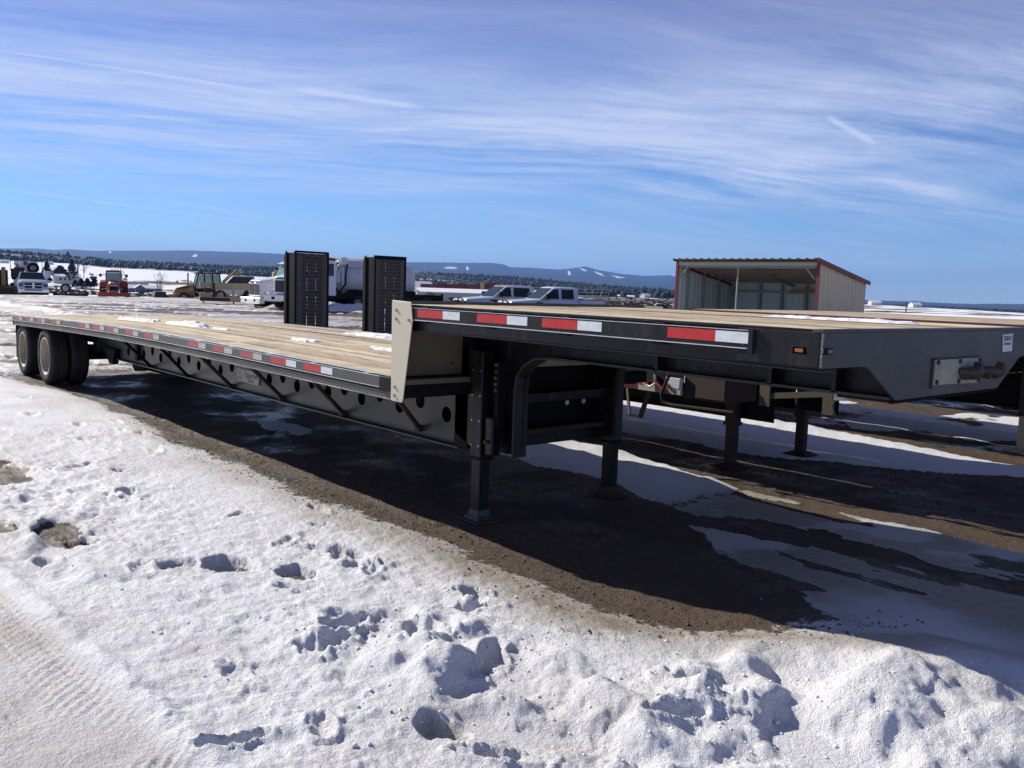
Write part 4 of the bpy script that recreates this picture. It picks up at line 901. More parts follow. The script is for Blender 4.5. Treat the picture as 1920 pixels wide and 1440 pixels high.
# ------------------------------------------------------------------ snow left on the deck
def snow_patch(x0, x1, y0, y1, z, hgt, label, seed, slope=0.):
    rs = np.random.RandomState(seed); nx, ny = 60, 22; X, Y = np.meshgrid(np.linspace(x0, x1, nx), np.linspace(y0, y1, ny))
    u = (X-x0)/(x1-x0)*2-1; v = (Y-y0)/(y1-y0)*2-1
    e = 1-np.hypot(np.abs(u)**1.5, v)+(fbm(X*6, Y*9, 4, seed)-.5)*.9
    e = e+(fbm(X*18, Y*22, 3, seed+7)-.5)*.5; H = sst(0, .3, e)*hgt*.85*(.35+1.0*fbm(X*11, Y*13, 4, seed+3)); H[0] = 0; H[-1] = 0; H[:, 0] = H[:, -1] = 0
    Z = z(X)+H-.006 if callable(z) else z+H-.006
    keep = H > .0008
    me = bpy.data.meshes.new('snow_patch'); idx = np.arange(nx*ny).reshape(ny, nx); F = []
    for j in range(ny-1):
        for i in range(nx-1):
            if keep[j:j+2, i:i+2].any(): F.append((int(idx[j, i]), int(idx[j, i+1]), int(idx[j+1, i+1]), int(idx[j+1, i])))
    me.from_pydata(np.stack([X, Y, Z], -1).reshape(-1, 3).tolist(), [], F); me.materials.append(M['snow'])
    bm = bmesh.new(); bm.from_mesh(me); bmesh.ops.delete(bm, geom=[v for v in bm.verts if not v.link_faces], context='VERTS'); bm.to_mesh(me); bm.free()
    me.polygons.foreach_set('use_smooth', [True]*len(me.polygons))
    o = bpy.data.objects.new('snow_patch', me); COL.objects.link(o); tag(o, label, 'snow patch', 'patches of old snow on the trailer deck')
zl = lambda X: np.interp(-X, [-p[0] for p in LOWN], [p[1] for p in LOWN])+.0225
snow_patch(-5.5, -3.23, 1.10, 1.36, zl, .035, 'long white snow strip on the lower deck against the cream bulkhead', 1)
snow_patch(-6.75, -6.15, .93, 1.12, zl, .03, 'small snow clump on the lower deck left of the long strip', 2)
snow_patch(-10.3, -8.9, .85, 1.12, zl, .045, 'thick white slab of snow in the middle of the lower deck', 3)
snow_patch(-8.75, -8.3, .95, 1.05, zl, .02, 'thin snow sliver just in front of the thick slab', 4)
snow_patch(-12.2, -10.7, .85, 1.15, zl, .04, 'far low snow patch near the rear of the lower deck', 5)
snow_patch(-10.75, -10.25, 1.3, 1.5, zl, .03, 'little snow lump behind the thick slab on the lower deck', 8)
snow_patch(-7.6, -5.8, 2.05, 2.5, zl, .03, 'shaded bluish snow below the right ramp along the far deck edge', 6)
snow_patch(-1.45, -.30, 1.72, 1.93, 1.556, .028, 'white snow strip on the upper deck behind the front plate', 7)
# ------------------------------------------------------------------ the parked trailers behind
def parked_trailer(y0, xf, zt, low, rear, label, railmat, tail=False, tan_leg=False, legs=(-3.1,)):
    T = thing('parked_trailer', label, 'trailer', (xf, y0, 0), 0, 'flatbed trailers parked side by side'); W_ = 2.59; f = -3.15
    mb = MB(); mb.prism([(0, zt-.012), (0, zt-.15), (.37, zt-.155), (.69, zt-.32), (1.9, zt-.32), (2.22, zt-.155), (2.59, zt-.15), (2.59, zt-.012)], 'x', -.012, 0); mb.obj('front_plate', M['black_matt'], T)
    for y in (.0, 2.55):
        mb = MB(); mb.box(f, -.012, y, y+.04, zt-.15, zt-.002); mb.obj('side_rail', railmat, T, .003)
    for yy in (.69, 1.88):
        mb = MB(); mb.box(f+.05, -.02, yy, yy+.015, zt-.32, zt-.04); mb.box(f+.05, -.02, yy-.06, yy+.07, zt-.335, zt-.32); mb.box(f+.05, f+.5, yy, yy+.015, .5, zt-.32); mb.obj('gooseneck_beam', M['black_matt'], T)
    for k in range(8): mb = MB(); x = -.4-k*.36; mb.box(x-.035, x+.035, .04, 2.55, zt-.13, zt-.04); mb.obj('cross_member', M['black_matt'], T)
    deck(T, [(-.012, zt), (f, zt)], .042, 2.548, (.72, 1.87), [], .20, palette=(0, 1, 3, 4))
    mb = MB(); mb.box(f-.02, f, 0, 2.59, low-.02, zt); mb.obj('step_wall', M['black_matt'], T)
    r1 = rear+2.4 if tail else rear
    nodes = [(f-.02, low), (r1, low)]+([(rear, low-.30)] if tail else [])
    for y in (.0, 2.55):
        mb = MB(); mb.sweepx(nodes, y, y+.04, -.12, -.002); mb.obj('side_rail', railmat, T)
    deck(T, nodes[:2], .042, 2.548, (.72, 1.87), [(f+r1)/2], .25, palette=(0, 1, 3, 4))
    if tail: deck(T, nodes[1:], .042, 2.548, (), [], .25, palette=(3, 4))
    for yy in (.69, 1.88):
        mb = MB(); mb.box(r1, f, yy, yy+.012, .52, low-.04); mb.box(r1, f, yy-.06, yy+.07, .505, .52); mb.obj('frame_beam', M['black_matt'], T)
    for ax in ((r1+.6, r1+1.9) if not tail else (r1+.5, r1+1.75)):
        for yc, o in ((.155, -1), (.445, 1), (2.145, -1), (2.435, 1)):
            tyre(T, (ax, yc, .40), .39, .23, o, rr=.26)
    for y in (.66, 1.94):
        x = legs[0]-xf+.0; mb = MB(); mb.box(x-.06, x+.06, y-.055, y+.055, .44, zt-.32); lg = mb.obj('landing_leg', M['dark_rust'], T, .006)
        mb = MB(); mb.box(x-.05, x+.05, y-.045, y+.045, .02, .44); mb.obj('inner_leg', M['dark_rust'] if not tan_leg else M['tan_paint'], lg, .005)
        mb = MB(); mb.box(x-.07, x+.07, y-.065, y+.065, .425, .46); mb.obj('leg_collar', M['dark_rust'], lg, .004)
        mb = MB(); mb.hexa((x-.16, x+.16, y-.14, y+.14, .003), (x-.06, x+.06, y-.055, y+.055, .045)); mb.obj('foot', M['dark_rust'] if not tan_leg else M['tan_paint'], lg, .004)
    mb = MB(); x = legs[0]-xf; mb.box(x-.02, x+.02, .73, 1.87, .84, .91); mb.obj('leg_cross_brace', M['bracket'], T)
    return T
T2 = parked_trailer(3.24, -.02, 1.556, .86, -11.35, 'second flatbed trailer with maroon rails and upright loading ramps, right behind the nearest one', M['maroon'], True)
parked_trailer(7.03, 1.3, 1.46, .95, -13.0, 'third flatbed trailer with a tan landing leg showing at the right edge', M['black_matt'], False, True, (-1.76,))
parked_trailer(10.9, 1.9, 1.44, .95, -12.5, 'fourth dark flatbed trailer farthest back in the row', M['black_matt'], False, False, (-1.3,))
# equipment hung under the second trailer
def t2_gear():
    ox, oy = .02, -3.29
    P = lambda *a: a
    def b(name, x0, x1, y0, y1, z0, z1, m, par=T2, bev=.003):
        mb = MB(); mb.box(x0+ox, x1+ox, y0+oy, y1+oy, z0, z1); return mb.obj(name, M[m], par, bev)
    tb = b('toolbox', -3.19, -2.72, 3.27, 3.75, .72, 1.02, 'dark_rust'); b('toolbox_lid', -3.18, -2.73, 3.262, 3.269, .74, 1.0, 'dark_rust', tb)
    pn = b('tape_panel', -3.74, -3.195, 3.262, 3.272, .74, 1.0, 'black_matt'); b('panel_band', -3.74, -3.195, 3.256, 3.2615, .742, .80, 'label', pn); b('reflector_strip', -3.74, -3.62, 3.252, 3.2555, .80, .86, 'red_faded', pn); b('reflector_strip', -3.40, -3.20, 3.252, 3.2615, .80, .90, 'white_tape', pn); b('panel_patch', -3.74, -3.62, 3.2555, 3.2615, .862, .93, 'white_tape', pn)
    mb = MB(); mb.tube([(x+ox, y+oy, z) for x, y, z in ((-3.58, 3.24, .93), (-3.64, 3.22, .88), (-3.63, 3.22, .81), (-3.56, 3.22, .79), (-3.50, 3.23, .83), (-3.52, 3.24, .90), (-3.56, 3.24, .93))], .012, 8); mb.obj('hook_ring', M['cream'], T2, smooth=True)
    mb = MB(); mb.beam((-3.52+ox, 3.23+oy, .86), (-3.36+ox, 3.23+oy, .755), .035, .02); mb.obj('strap_handle', M['red_faded'], T2); mb = MB(); mb.tube([(-3.37+ox, 3.235+oy, .82), (-3.37+ox, 3.255+oy, .82)], .022, 12); mb.obj('side_marker', M['amber'], T2)
    mb = MB(); mb.beam((-3.88+ox, 3.26+oy, .74), (-3.80+ox, 3.22+oy, .48), .012, .05); mb.beam((-3.60+ox, 3.26+oy, .74), (-3.66+ox, 3.22+oy, .48), .012, .05); mb.box(-3.81+ox, -3.65+ox, 3.19+oy, 3.25+oy, .470, .482)
    for k in range(5): mb.box(-3.80+ox+k*.032, -3.79+ox+k*.032, 3.195+oy, 3.245+oy, .482, .494)
    mb.obj('hanging_step', M['rust'], T2)
    mb = MB(); mb.tube([(x+ox, y+oy, z) for x, y, z in ((-3.30, 3.22, 1.0), (-3.40, 3.20, .74), (-3.38, 3.2, .67), (-3.30, 3.2, .65), (-2.6, 3.22, .66))], .016, 8); mb.obj('hose', M['rubber'], T2, smooth=True)
    # brackets and cross tie in front of the legs
    for (x, y) in ((-2.38, 3.35), (-1.78, 3.35)):
        mb = MB(); mb.box(x-.05+ox, x+.05+ox, y+oy, y+.02+oy, .74, 1.0); mb.obj('hanger_bracket', M['bracket'], T2)
    mb = MB(); mb.beam((-2.36+ox, 3.37+oy, .83), (-1.80+ox, 3.37+oy, .91), .02, .05); mb.beam((-2.36+ox, 3.37+oy, .96), (-1.80+ox, 3.5+oy, .99), .015, .02); mb.obj('tie_bar', M['bracket'], T2)
    mb = MB(); mb.tube([(-1.72+ox, 3.36+oy, .98), (-1.70+ox, 3.34+oy, .90), (-1.73+ox, 3.34+oy, .82), (-1.69+ox, 3.34+oy, .72)], .009, 6); mb.obj('air_hose', M['rubber'], T2, smooth=True)
t2_gear()
def ramps():
    for i, (ya, yb) in enumerate(((3.44, 4.07), (4.96, 5.63))):
        x = -11.40; z0, z1 = .52, 2.185; R0 = bpy.data.objects.new('loading_ramp', None); COL.objects.link(R0); R0.parent = T2; R0.location = (x+.02, ya-3.24, z0)
        R0['label'] = ('left upright loading ramp with dirty honeycomb tread' if i == 0 else 'right upright loading ramp with bolted grey side strips'); w = yb-ya; H = z1-z0
        mb = MB(); mb.box(-.34, -.02, 0, .05, .0, H-.03); mb.box(-.02, .012, .0, .035, 0, H); mb.box(-.34, -.02, w-.05, w, 0, H-.03); mb.box(-.02, .012, w-.035, w, 0, H)
        mb.prism([(-.34, 0), (-.34, H-.12), (-.30, H-.02), (-.25, H), (-.25, 0)], 'y', -.02, -.001); mb.obj('ramp_side', M['ramp_black'], R0, .004)
        mb = MB(); mb.box(-.03, .006, .035, w-.035, H-(.07 if i else .03), H+(.004 if i == 0 else .0)); mb.obj('ramp_head', M['ramp_black'], R0, .003)
        gaps = (.24, .40) if i == 0 else (.24, .40)
        gaps = (w*.36, w*.62); e = [.036]+[q for g in gaps for q in (g-.006, g+.006)]+[w-.036]
        for a, b in zip(e[::2], e[1::2]): mb = MB(); mb.box(-.012, -.002, a, b, 0, H-.035 if i == 0 else H-.07); mb.obj('tread_panel', M['ramp_mesh'], R0)
        zz = [(0, .10), (.36, .44), (.68, .73), (.93, 1.02), (1.23, 1.32), (1.52, 1.60)] if i == 0 else [(0, .06), (.28, .33), (.74, .79), (1.02, 1.08), (1.32, 1.38), (1.56, 1.6)]
        for g in gaps:
            for (a, b) in zz:
                mb = MB(); mb.box(-.02, -.0125, g-.02, g+.02, a, b); mb.obj('tread_rung', M['ramp_black'], R0)
            if i == 0:
                mb = MB()
                for k in range(28): mb.box(-.0115, -.004, g-.0055, g+.0055, .05+k*.055, .062+k*.055)
                mb.obj('tread_bridge', M['ramp_black'], R0)
        if i == 0: cols = ((.036, .13), (w-.13, w-.036))
        else: cols = ((.036, .11), (w-.13, w-.045))
        for a, b in cols:
            mb = MB(); mb.box(-.0018, .004, a, b, 0, H-.07); mb.obj('edge_strip', M['rail_low'], R0)
        for z in (.2, .75, 1.3, H-.1):
            mb = MB(); mb.box(-.3, -.03, .05, w-.05, z, z+.05) if z > H-.2 else mb.box(-.3, -.24, .05, w-.05, z, z+.05); mb.obj('ramp_cross_bar', M['ramp_black'], R0)
ramps()
# ------------------------------------------------------------------ open shed
def build_shed():
    A = Vector(place(1270, 50)); B = Vector(place(1530, 44)); d = (B-A); Wd = d.length; rz = math.atan2(d.y, d.x)
    zb = 0.0; T = thing('open_shed', 'open-fronted metal shed with tan side wall and dark red roof trim', 'shed', (A.x, A.y, zb), rz)
    D = 5.5; hf, hb = 3.58, 2.66     # local: x along front, y to the back
    roof = lambda y: hf+(hb-hf)*(y+.0)/D
    def corr(name, pts, mat, along, n, amp=.02, par=T):
        # corrugated sheet between p0-p1 (bottom) and p2-p3 (top), ribs normal to 'along'
        (x0, y0, z0a, z1a), (x1, y1, z0b, z1b) = pts; nrm = Vector((y1-y0, x0-x1)).normalized(); mb = MB(); V = []; F = []
        seq = [(0, 0), (.58, 0), (.66, 1), (.86, 1), (.94, 0)]; k = 0
        for i in range(n):
            for t, h in seq:
                s = (i+t)/n; V.append((x0+(x1-x0)*s+nrm.x*amp*h, y0+(y1-y0)*s+nrm.y*amp*h, z0a+(z0b-z0a)*s)); V.append((x0+(x1-x0)*s+nrm.x*amp*h, y0+(y1-y0)*s+nrm.y*amp*h, z1a+(z1b-z1a)*s))
        V += [(x1, y1, z0b), (x1, y1, z1b)]; m = len(V)//2
        for i in range(m-1): F.append((2*i, 2*i+2, 2*i+3, 2*i+1))
        mb.add(V, F); return mb.obj(name, mat, par)
    corr('side_wall', ((Wd, 0, -.3, roof(0)-.06), (Wd, D, -.3, roof(D)-.06)), M['tan_siding'], 0, 14, -.025)
    corr('side_wall', ((0, 0, -.3, roof(0)-.06), (0, D, -.3, roof(D)-.06)), M['green_siding'], 0, 14, .025)
    corr('back_wall', ((0, D, -.3, roof(D)-.06), (Wd, D, -.3, roof(D)-.06)), M['green_siding'], 0, 26, .025)
    corr('side_wall', ((Wd-.05, 0, -.3, roof(0)-.10), (Wd-.05, D-.03, -.3, roof(D)-.10)), M['green_siding'], 0, 14, .02)
    mb = MB(); V = []; F = []; n = 18
    for i in range(n):
        for t, h in ((0, 0), (.62, 0), (.70, 1), (.86, 1), (.94, 0)):
            s = (i+t)/n; x = -.12+(Wd+.24)*s
            V += [(x, -.35, roof(-.35)+.05*h), (x, D+.15, roof(D+.15)+.05*h)]
    V += [(Wd+.12, -.35, roof(-.35)), (Wd+.12, D+.15, roof(D+.15))]
    for i in range(len(V)//2-1): F.append((2*i, 2*i+2, 2*i+3, 2*i+1))
    V2 = [(a, b, c-.012) for a, b, c in V]; m = len(V); F2 = [tuple(q+m for q in f[::-1]) for f in F]
    mb.add(V+V2, F+F2); mb.obj('roof', M['under_roof'], T)
    # trim, fascia, rake
    mb = MB(); mb.beam((Wd+.14, -.38, roof(-.38)-.03), (Wd+.14, D+.18, roof(D+.18)-.03), .05, .20); mb.obj('rake_trim', M['shed_red'], T); mb = MB(); mb.beam((-.14, -.38, roof(-.38)-.03), (-.14, D+.18, roof(D+.18)-.03), .05, .12); mb.obj('rake_trim', M['shed_red'], T)
    mb = MB(); mb.box(-.02, Wd+.04, -.06, -.01, roof(0)-.30, roof(0)-.09); mb.obj('front_beam', M['cream'], T); mb = MB(); mb.box(.1, Wd-.1, -.02, .04, roof(0)-.40, roof(0)-.33); mb.obj('front_rail', M['green_steel'], T)
    mb = MB(); mb.box(-.12, .03, -.10, -.02, -.3, roof(0)-.02); mb.obj('corner_post', M['shed_red'], T); mb = MB(); mb.box(Wd-.02, Wd+.13, -.10, -.02, -.3, roof(0)-.02); mb.obj('corner_post', M['shed_red'], T)
    mb = MB(); mb.tube([(Wd*.46, .0, -.3), (Wd*.46, 0, roof(0)-.3)], .055, 10); mb.obj('front_post', M['green_steel'], T)
    for x in (0.12, Wd-.12):
        s = 1 if x < 1 else -1; mb = MB(); mb.beam((x, 0, roof(0)-.95), (x+s*.5, 0, roof(0)-.38), .07, .07); mb.obj('knee_brace', M['green_steel'], T)
    for k in range(7):
        y = .5+k*.78; mb = MB(); mb.box(.02, Wd-.06, y-.04, y+.04, roof(y)-.20, roof(y)-.03); mb.obj('purlin', M['under_roof'], T)
    for x in (.08, Wd*.5, Wd-.16):
        mb = MB(); mb.beam((x, .05, roof(0)-.30), (x, D-.05, roof(D)-.30), .08, .14); mb.obj('rafter', M['green_steel'] if x > 1 and x < Wd-1 else M['shed_red'], T)
    for x in (.25, Wd*.25, Wd*.42, Wd*.60, Wd*.80, Wd-.4):
        mb = MB(); mb.box(x-.07, x+.07, D-.25, D-.10, -.3, roof(D)-.2); mb.obj('wall_post', M['green_steel'], T)
    for y in (.8, 2.4, 4.0):
        mb = MB(); mb.box(.04, .16, y-.05, y+.05, -.3, roof(y)-.25); mb.obj('wall_post', M['green_steel'], T)
    mb = MB(); mb.box(.2, Wd*.55, D-.30, D-.26, 1.95, 2.08); mb.obj('wall_rail', M['green_steel'], T); mb = MB(); mb.box(Wd*.5, Wd-.3, D-.42, D-.30, 1.98, 2.20); mb.obj('timber_rail', M['timber'], T)
    mb = MB(); mb.box(.03, .07, .1, D-.1, .55, .68); mb.box(.1, Wd-.1, D-.09, D-.05, .55, .68); mb.obj('kick_rail', M['maroon'], T)
build_shed()
# ------------------------------------------------------------------ vehicles (local: x forward, y left, z up)
def wheelset(T, axles, track, r, w, dual=False, rim='rim'):
    for ax in axles:
        for s in (-1, 1):
            mb = MB(); hw = w/2; mb.lathe([(r*.58, -hw), (r*.95, -hw), (r, -hw*.7), (r, hw*.7), (r*.95, hw), (r*.58, hw)], (ax, s*track, r), 'y', 24); wh = mb.obj('wheel', M['rubber'], T, smooth=True)
            mb = MB(); mb.lathe([(r*.6, s*hw*.9), (r*.5, s*hw*.7), (r*.2, s*hw*.6), (r*.15, s*hw*.95), (.0, s*hw*.95)], (ax, s*track, r), 'y', 24); mb.obj('rim', M[rim], wh, smooth=True)
def loft(mb, secs, mi=0):
    """secs: list of (x, [(y,z)...]) right-half outline from bottom to top, mirrored"""
    V = []; n = None
    for x, h in secs:
        ring = [(x, y, z) for y, z in h]+[(x, -y, z) for y, z in h[::-1]]; n = len(ring); V += ring
    F = [];
    for i in range(len(secs)-1):
        for k in range(n): F.append((i*n+k, i*n+(k+1) % n, (i+1)*n+(k+1) % n, (i+1)*n+k))
    F += [tuple(range(n)), tuple(range((len(secs)-1)*n, len(secs)*n))[::-1]]
    mb.add(V, F, mi); return mb
def pickup(loc, rz, label, mat, crew=False, guard=True, group='white pickup trucks parked together'):
    T = thing('pickup_truck', label, 'pickup truck', loc, rz, group); T.scale = (.9, 1, 1)
    mb = MB(); hw = 1.0
    sec = lambda x, z0, z1, w=1.: (x, [(w*.92, z0), (w, z0+.12), (w, z1-.16), (w*.93, z1-.03), (w*.80, z1)])
    cabr = -1.35 if crew else -1.05
    loft(mb, [sec(3.05, .55, 1.12, .88), sec(2.95, .50, 1.22, .97), sec(1.9, .5, 1.30), sec(1.35, .5, 1.34), sec(1.25, .5, 1.36), sec(cabr, .5, 1.36)])
    body = mb.obj('body', mat, T, .02, smooth=True)
    mb = MB(); loft(mb, [(1.30, [(.93, 1.34), (.93, 1.345), (.90, 1.35)]), (.42, [(.92, 1.34), (.80, 1.90), (.72, 1.95)]), (.1, [(.93, 1.34), (.80, 1.93), (.70, 1.985)]), (cabr+.15, [(.93, 1.34), (.80, 1.92), (.70, 1.975)]), (cabr, [(.93, 1.34), (.83, 1.86), (.72, 1.92)])]); mb.obj('cab_roof', mat, T, smooth=True)
    mb = MB(); mb.add([(1.31, .80, 1.385), (1.31, -.80, 1.385), (.52, -.70, 1.905), (.52, .70, 1.905)], [(0, 3, 2, 1)]); mb.obj('windshield', M['glass'], T)
    def win(x0, x1, x2, x3, s):
        mb = MB(); mb.prism([(x0, 1.38), (x1, 1.38), (x2, 1.86), (x3, 1.86)], 'y', -.004, .004); o = mb.obj('side_window', M['glass'], T)
        o.location = (0, s*.885, 0); o.rotation_euler = (s*.23, 0, 0); o.location = (0, s*(.935+1.38*.235), 0.0); o.rotation_euler = (0, 0, 0)
        for v in o.data.vertices: v.co.y = v.co.y*1-(v.co.z)*s*.235
        return o
    for s in (-1, 1):
        win(.15, 1.05, .48, .17, s); win(cabr+.28, .0, -.02, cabr+.30, s)
        mb = MB(); mb.box(.85, 1.05, s*1.0, s*1.25, 1.36, 1.62) if s > 0 else mb.box(.85, 1.05, s*1.25, s*1.0, 1.36, 1.62); mb.obj('mirror', M['black_matt'], T, .03)
        mb = MB(); mb.box(1.15, 1.55, min(s*1.002, s*1.008), max(s*1.002, s*1.008), 1.12, 1.20); mb.obj('fender_vent', M['black_matt'], T)
        mb = MB(); mb.box(2.98, 3.06, min(s*.62, s*.90), max(s*.62, s*.90), .88, 1.10); mb.obj('headlight', M['chrome'], T, .02)
        mb = MB(); mb.box(.02, .12, min(s*1.001, s*1.012), max(s*1.001, s*1.012), 1.05, 1.12); mb.obj('door_handle', M['black_matt'], T)
        for k, ax in enumerate((2.15, -1.95)):
            mb = MB(); mb.lathe([(.0, 0), (.50, 0), (.50, .01)], (ax, s*1.003, .48), 'y', 20); mb.obj('wheel_arch', M['black_matt'], T)
    # bed
    mb = MB(); mb.box(-2.65, cabr-.05, .90, 1.0, .55, 1.36); mb.box(-2.65, cabr-.05, -1.0, -.90, .55, 1.36); mb.box(-2.65, -2.57, -.9, .9, .55, 1.36); mb.box(cabr-.12, cabr-.05, -.9, .9, .55, 1.36); mb.box(-2.6, cabr-.1, -.9, .9, .72, .80); mb.obj('cargo_bed', mat, T, .02)
    mb = MB(); mb.box(-2.63, cabr-.06, .93, .99, 1.361, 1.385); mb.box(-2.63, cabr-.06, -.99, -.93, 1.361, 1.385); mb.obj('bed_rail_cap', M['black_matt'], T)
    mb = MB(); mb.box(-1.9, -1.5, -.6, .6, 1.2, 1.48); mb.obj('bed_box', M['white_paint'], T, .02)
    mb = MB(); mb.box(3.06, 3.10, -.58, .58, .82, 1.12); gr = mb.obj('grille', M['black_matt'], T)
    for z in (.90, .98, 1.06): mb = MB(); mb.box(3.10, 3.12, -.56, .56, z-.012, z+.012); mb.obj('grille_bar', M['chrome'], gr)
    mb = MB(); mb.box(3.0, 3.22, -.98, .98, .50, .74); mb.box(-2.85, -2.65, -.95, .95, .5, .7); mb.obj('bumper', M['chrome'], T, .04)
    if guard:
        mb = MB()
        for y in (-.45, .45): mb.tube([(3.28, y, .5), (3.34, y, .95), (3.28, y, 1.26)], .045, 8)
        for z, w in ((1.26, .95), (.95, .95), (.62, .7)): mb.tube([(3.24, -w, z-.08), (3.30, -w*.75, z), (3.30, w*.75, z), (3.24, w, z-.08)], .04, 8)
        mb.tube([(3.24, -.95, 1.18), (3.05, -1.0, 1.05), (3.05, -1.0, .8)], .035, 8); mb.tube([(3.24, .95, 1.18), (3.05, 1.0, 1.05), (3.05, 1.0, .8)], .035, 8)
        mb.obj('brush_guard', M['black_matt'], T, smooth=True)
    wheelset(T, (2.15, -1.95), .88, .41, .27)
    return T
x, y = place(1039, 45); pickup((x, y, -.14), view_ang(180+25, 1039), 'white extended-cab pickup truck with a black brush guard, the right one of the pair', M['silver_paint'] if False else paint('cool_white_paint', (.56, .60, .68), .22, (.4, .4, .38), .15, 2))
x, y = place(950, 47.5); pt = pickup((x, y, -.13), view_ang(180+25, 950), 'silvery crew-cab pickup truck partly hidden behind the right pickup, cab lamps on its roof', paint('cool_silver_paint', (.46, .50, .57), .22, (.35, .34, .32), .2, 2), True)
for k in range(5):
    mb = MB(); mb.box(.30, .42, -.55+k*.24, -.45+k*.24, 1.955, 2.02); mb.obj('cab_lamp', M['amber'], pt)
def service_truck():
    x, y = place(59, 68); T = thing('service_truck', 'silver service pickup facing the camera with a hose reel and crane on its back', 'pickup truck', (x, y, gh(x, y)-.1), view_ang(270+2, 59)); sv = M['silver_paint']
    sec = lambda x, z0, z1, w=1.: (x, [(w*.92, z0), (w, z0+.12), (w, z1-.20), (w*.9, z1-.05), (w*.74, z1)])
    mb = MB(); loft(mb, [sec(3.0, .60, 1.20, .9), sec(2.9, .55, 1.32, .98), sec(1.4, .55, 1.48), sec(-1.2, .55, 1.45)]); mb.obj('body', sv, T, smooth=True)
    mb = MB(); loft(mb, [(1.35, [(.95, 1.42), (.93, 1.44)]), (.45, [(.94, 1.40), (.78, 2.02)]), (-1.1, [(.94, 1.40), (.78, 2.02)])]); mb.obj('cab_roof', sv, T, smooth=True)
    mb = MB(); mb.add([(1.38, .84, 1.47), (1.38, -.84, 1.47), (.50, -.72, 2.0), (.50, .72, 2.0)], [(0, 1, 2, 3)]); mb.obj('windshield', M['glass'], T)
    for s in (-1, 1):
        for z in ((1.06, 1.20), (.86, 1.0)):
            mb = MB(); mb.box(2.98, 3.03, min(s*.08, s*.56), max(s*.08, s*.56), *z); mb.obj('grille_opening', M['black_matt'], T)
        mb = MB(); mb.box(2.95, 3.0, min(s*.64, s*.94), max(s*.64, s*.94), .92, 1.16); mb.obj('headlight', M['glass'], T, .03)
        mb = MB(); mb.box(.9, 1.1, min(s*1.05, s*1.36), max(s*1.05, s*1.36), 1.42, 1.62); mb.obj('mirror', M['black_matt'], T, .03)
    mb = MB(); mb.box(3.0, 3.04, -.07, .07, .84, 1.24); mb.box(3.0, 3.04, -.62, .62, 1.01, 1.05); mb.obj('grille_cross', M['chrome'], T)
    mb = MB(); mb.box(2.95, 3.2, -1.0, 1.0, .50, .80); mb.obj('bumper', M['chrome'], T, .04); mb = MB(); mb.box(3.2, 3.21, -.58, .58, .66, .74); mb.obj('bumper_slot', M['black_matt'], T); mb = MB(); mb.box(2.7, 2.95, -.9, .9, .3, .5); mb.obj('air_dam', M['black_matt'], T)
    mb = MB(); mb.box(-4.2, -1.2, -1.15, 1.15, .9, 1.55); mb.box(-2.2, -1.5, .95, 1.4, 1.2, 2.15); mb.obj('utility_body', M['white_paint'], T, .02)
    mb = MB(); mb.box(-2.4, -1.6, -1.35, -.75, 1.55, 2.25); mb.obj('tool_cabinet', M['dark_rust'], T)
    mb = MB(); mb.lathe([(.30, -.12), (.42, -.12), (.42, -.08), (.2, -.06), (.2, .06), (.42, .08), (.42, .12), (.30, .12)], (-1.6, .18, 2.35), 'x', 24); mb.obj('hose_reel', M['black_matt'], T, smooth=True)
    mb = MB(); mb.box(-2.4, -1.9, -.35, .05, 1.5, 2.9); mb.box(-2.3, -1.8, -.75, -.35, 2.3, 2.8); mb.obj('crane_mast', M['white_paint'], T, .03); mb = MB(); mb.box(-2.28, -1.78, -.50, -.22, 2.55, 2.85); mb.obj('crane_head', M['tractor_red'], T, .03)
    wheelset(T, (2.1, -2.3), .88, .43, .28)
    # post and box left of the truck
    x, y = place(36, 69); P_ = thing('loader_post', 'dark upright steel attachment standing left of the silver service truck', 'attachment', (x, y, gh(x, y)-.1), view_ang(270, 36))
    mb = MB(); mb.box(-.3, .3, -.35, .35, 1.55, 2.45); mb.obj('head_box', M['dark_rust'], P_, .02); mb = MB(); mb.box(-.15, .15, -.16, .16, 0, 1.55); mb.obj('post', M['dark_rust'], P_); mb = MB(); mb.box(-.4, .4, -.40, -.17, 0, 1.4); mb.obj('tan_column', M['tan_paint'], P_)
service_truck()
def left_loader():
    x, y = place(-2, 68); T = thing('loader_bucket', 'dark rusty bucket on a loader arm cut off by the left picture edge', 'loader attachment', (x, y, gh(x, y)-.1), view_ang(270, 0))
    mb = MB(); mb.prism([(.9, .05), (1.0, .9), (.2, 1.0), (-.1, .5), (.1, .05)], 'y', -1.1, .95); mb.obj('bucket', M['dark_rust'], T, .02)
    mb = MB(); mb.beam((0, .3, .9), (-1.2, .3, 2.3), .3, .35); mb.beam((0, -.7, .9), (-1.2, -.7, 2.3), .3, .35); mb.obj('lift_arm', M['cat_yellow'], T)
    mb = MB(); mb.box(-4, -1, -1.2, .6, .6, 2.2); mb.obj('hood', M['dark_rust'], T, .05); wheelset(T, (-1.4, -3.4), 1.0, .6, .45)
left_loader()
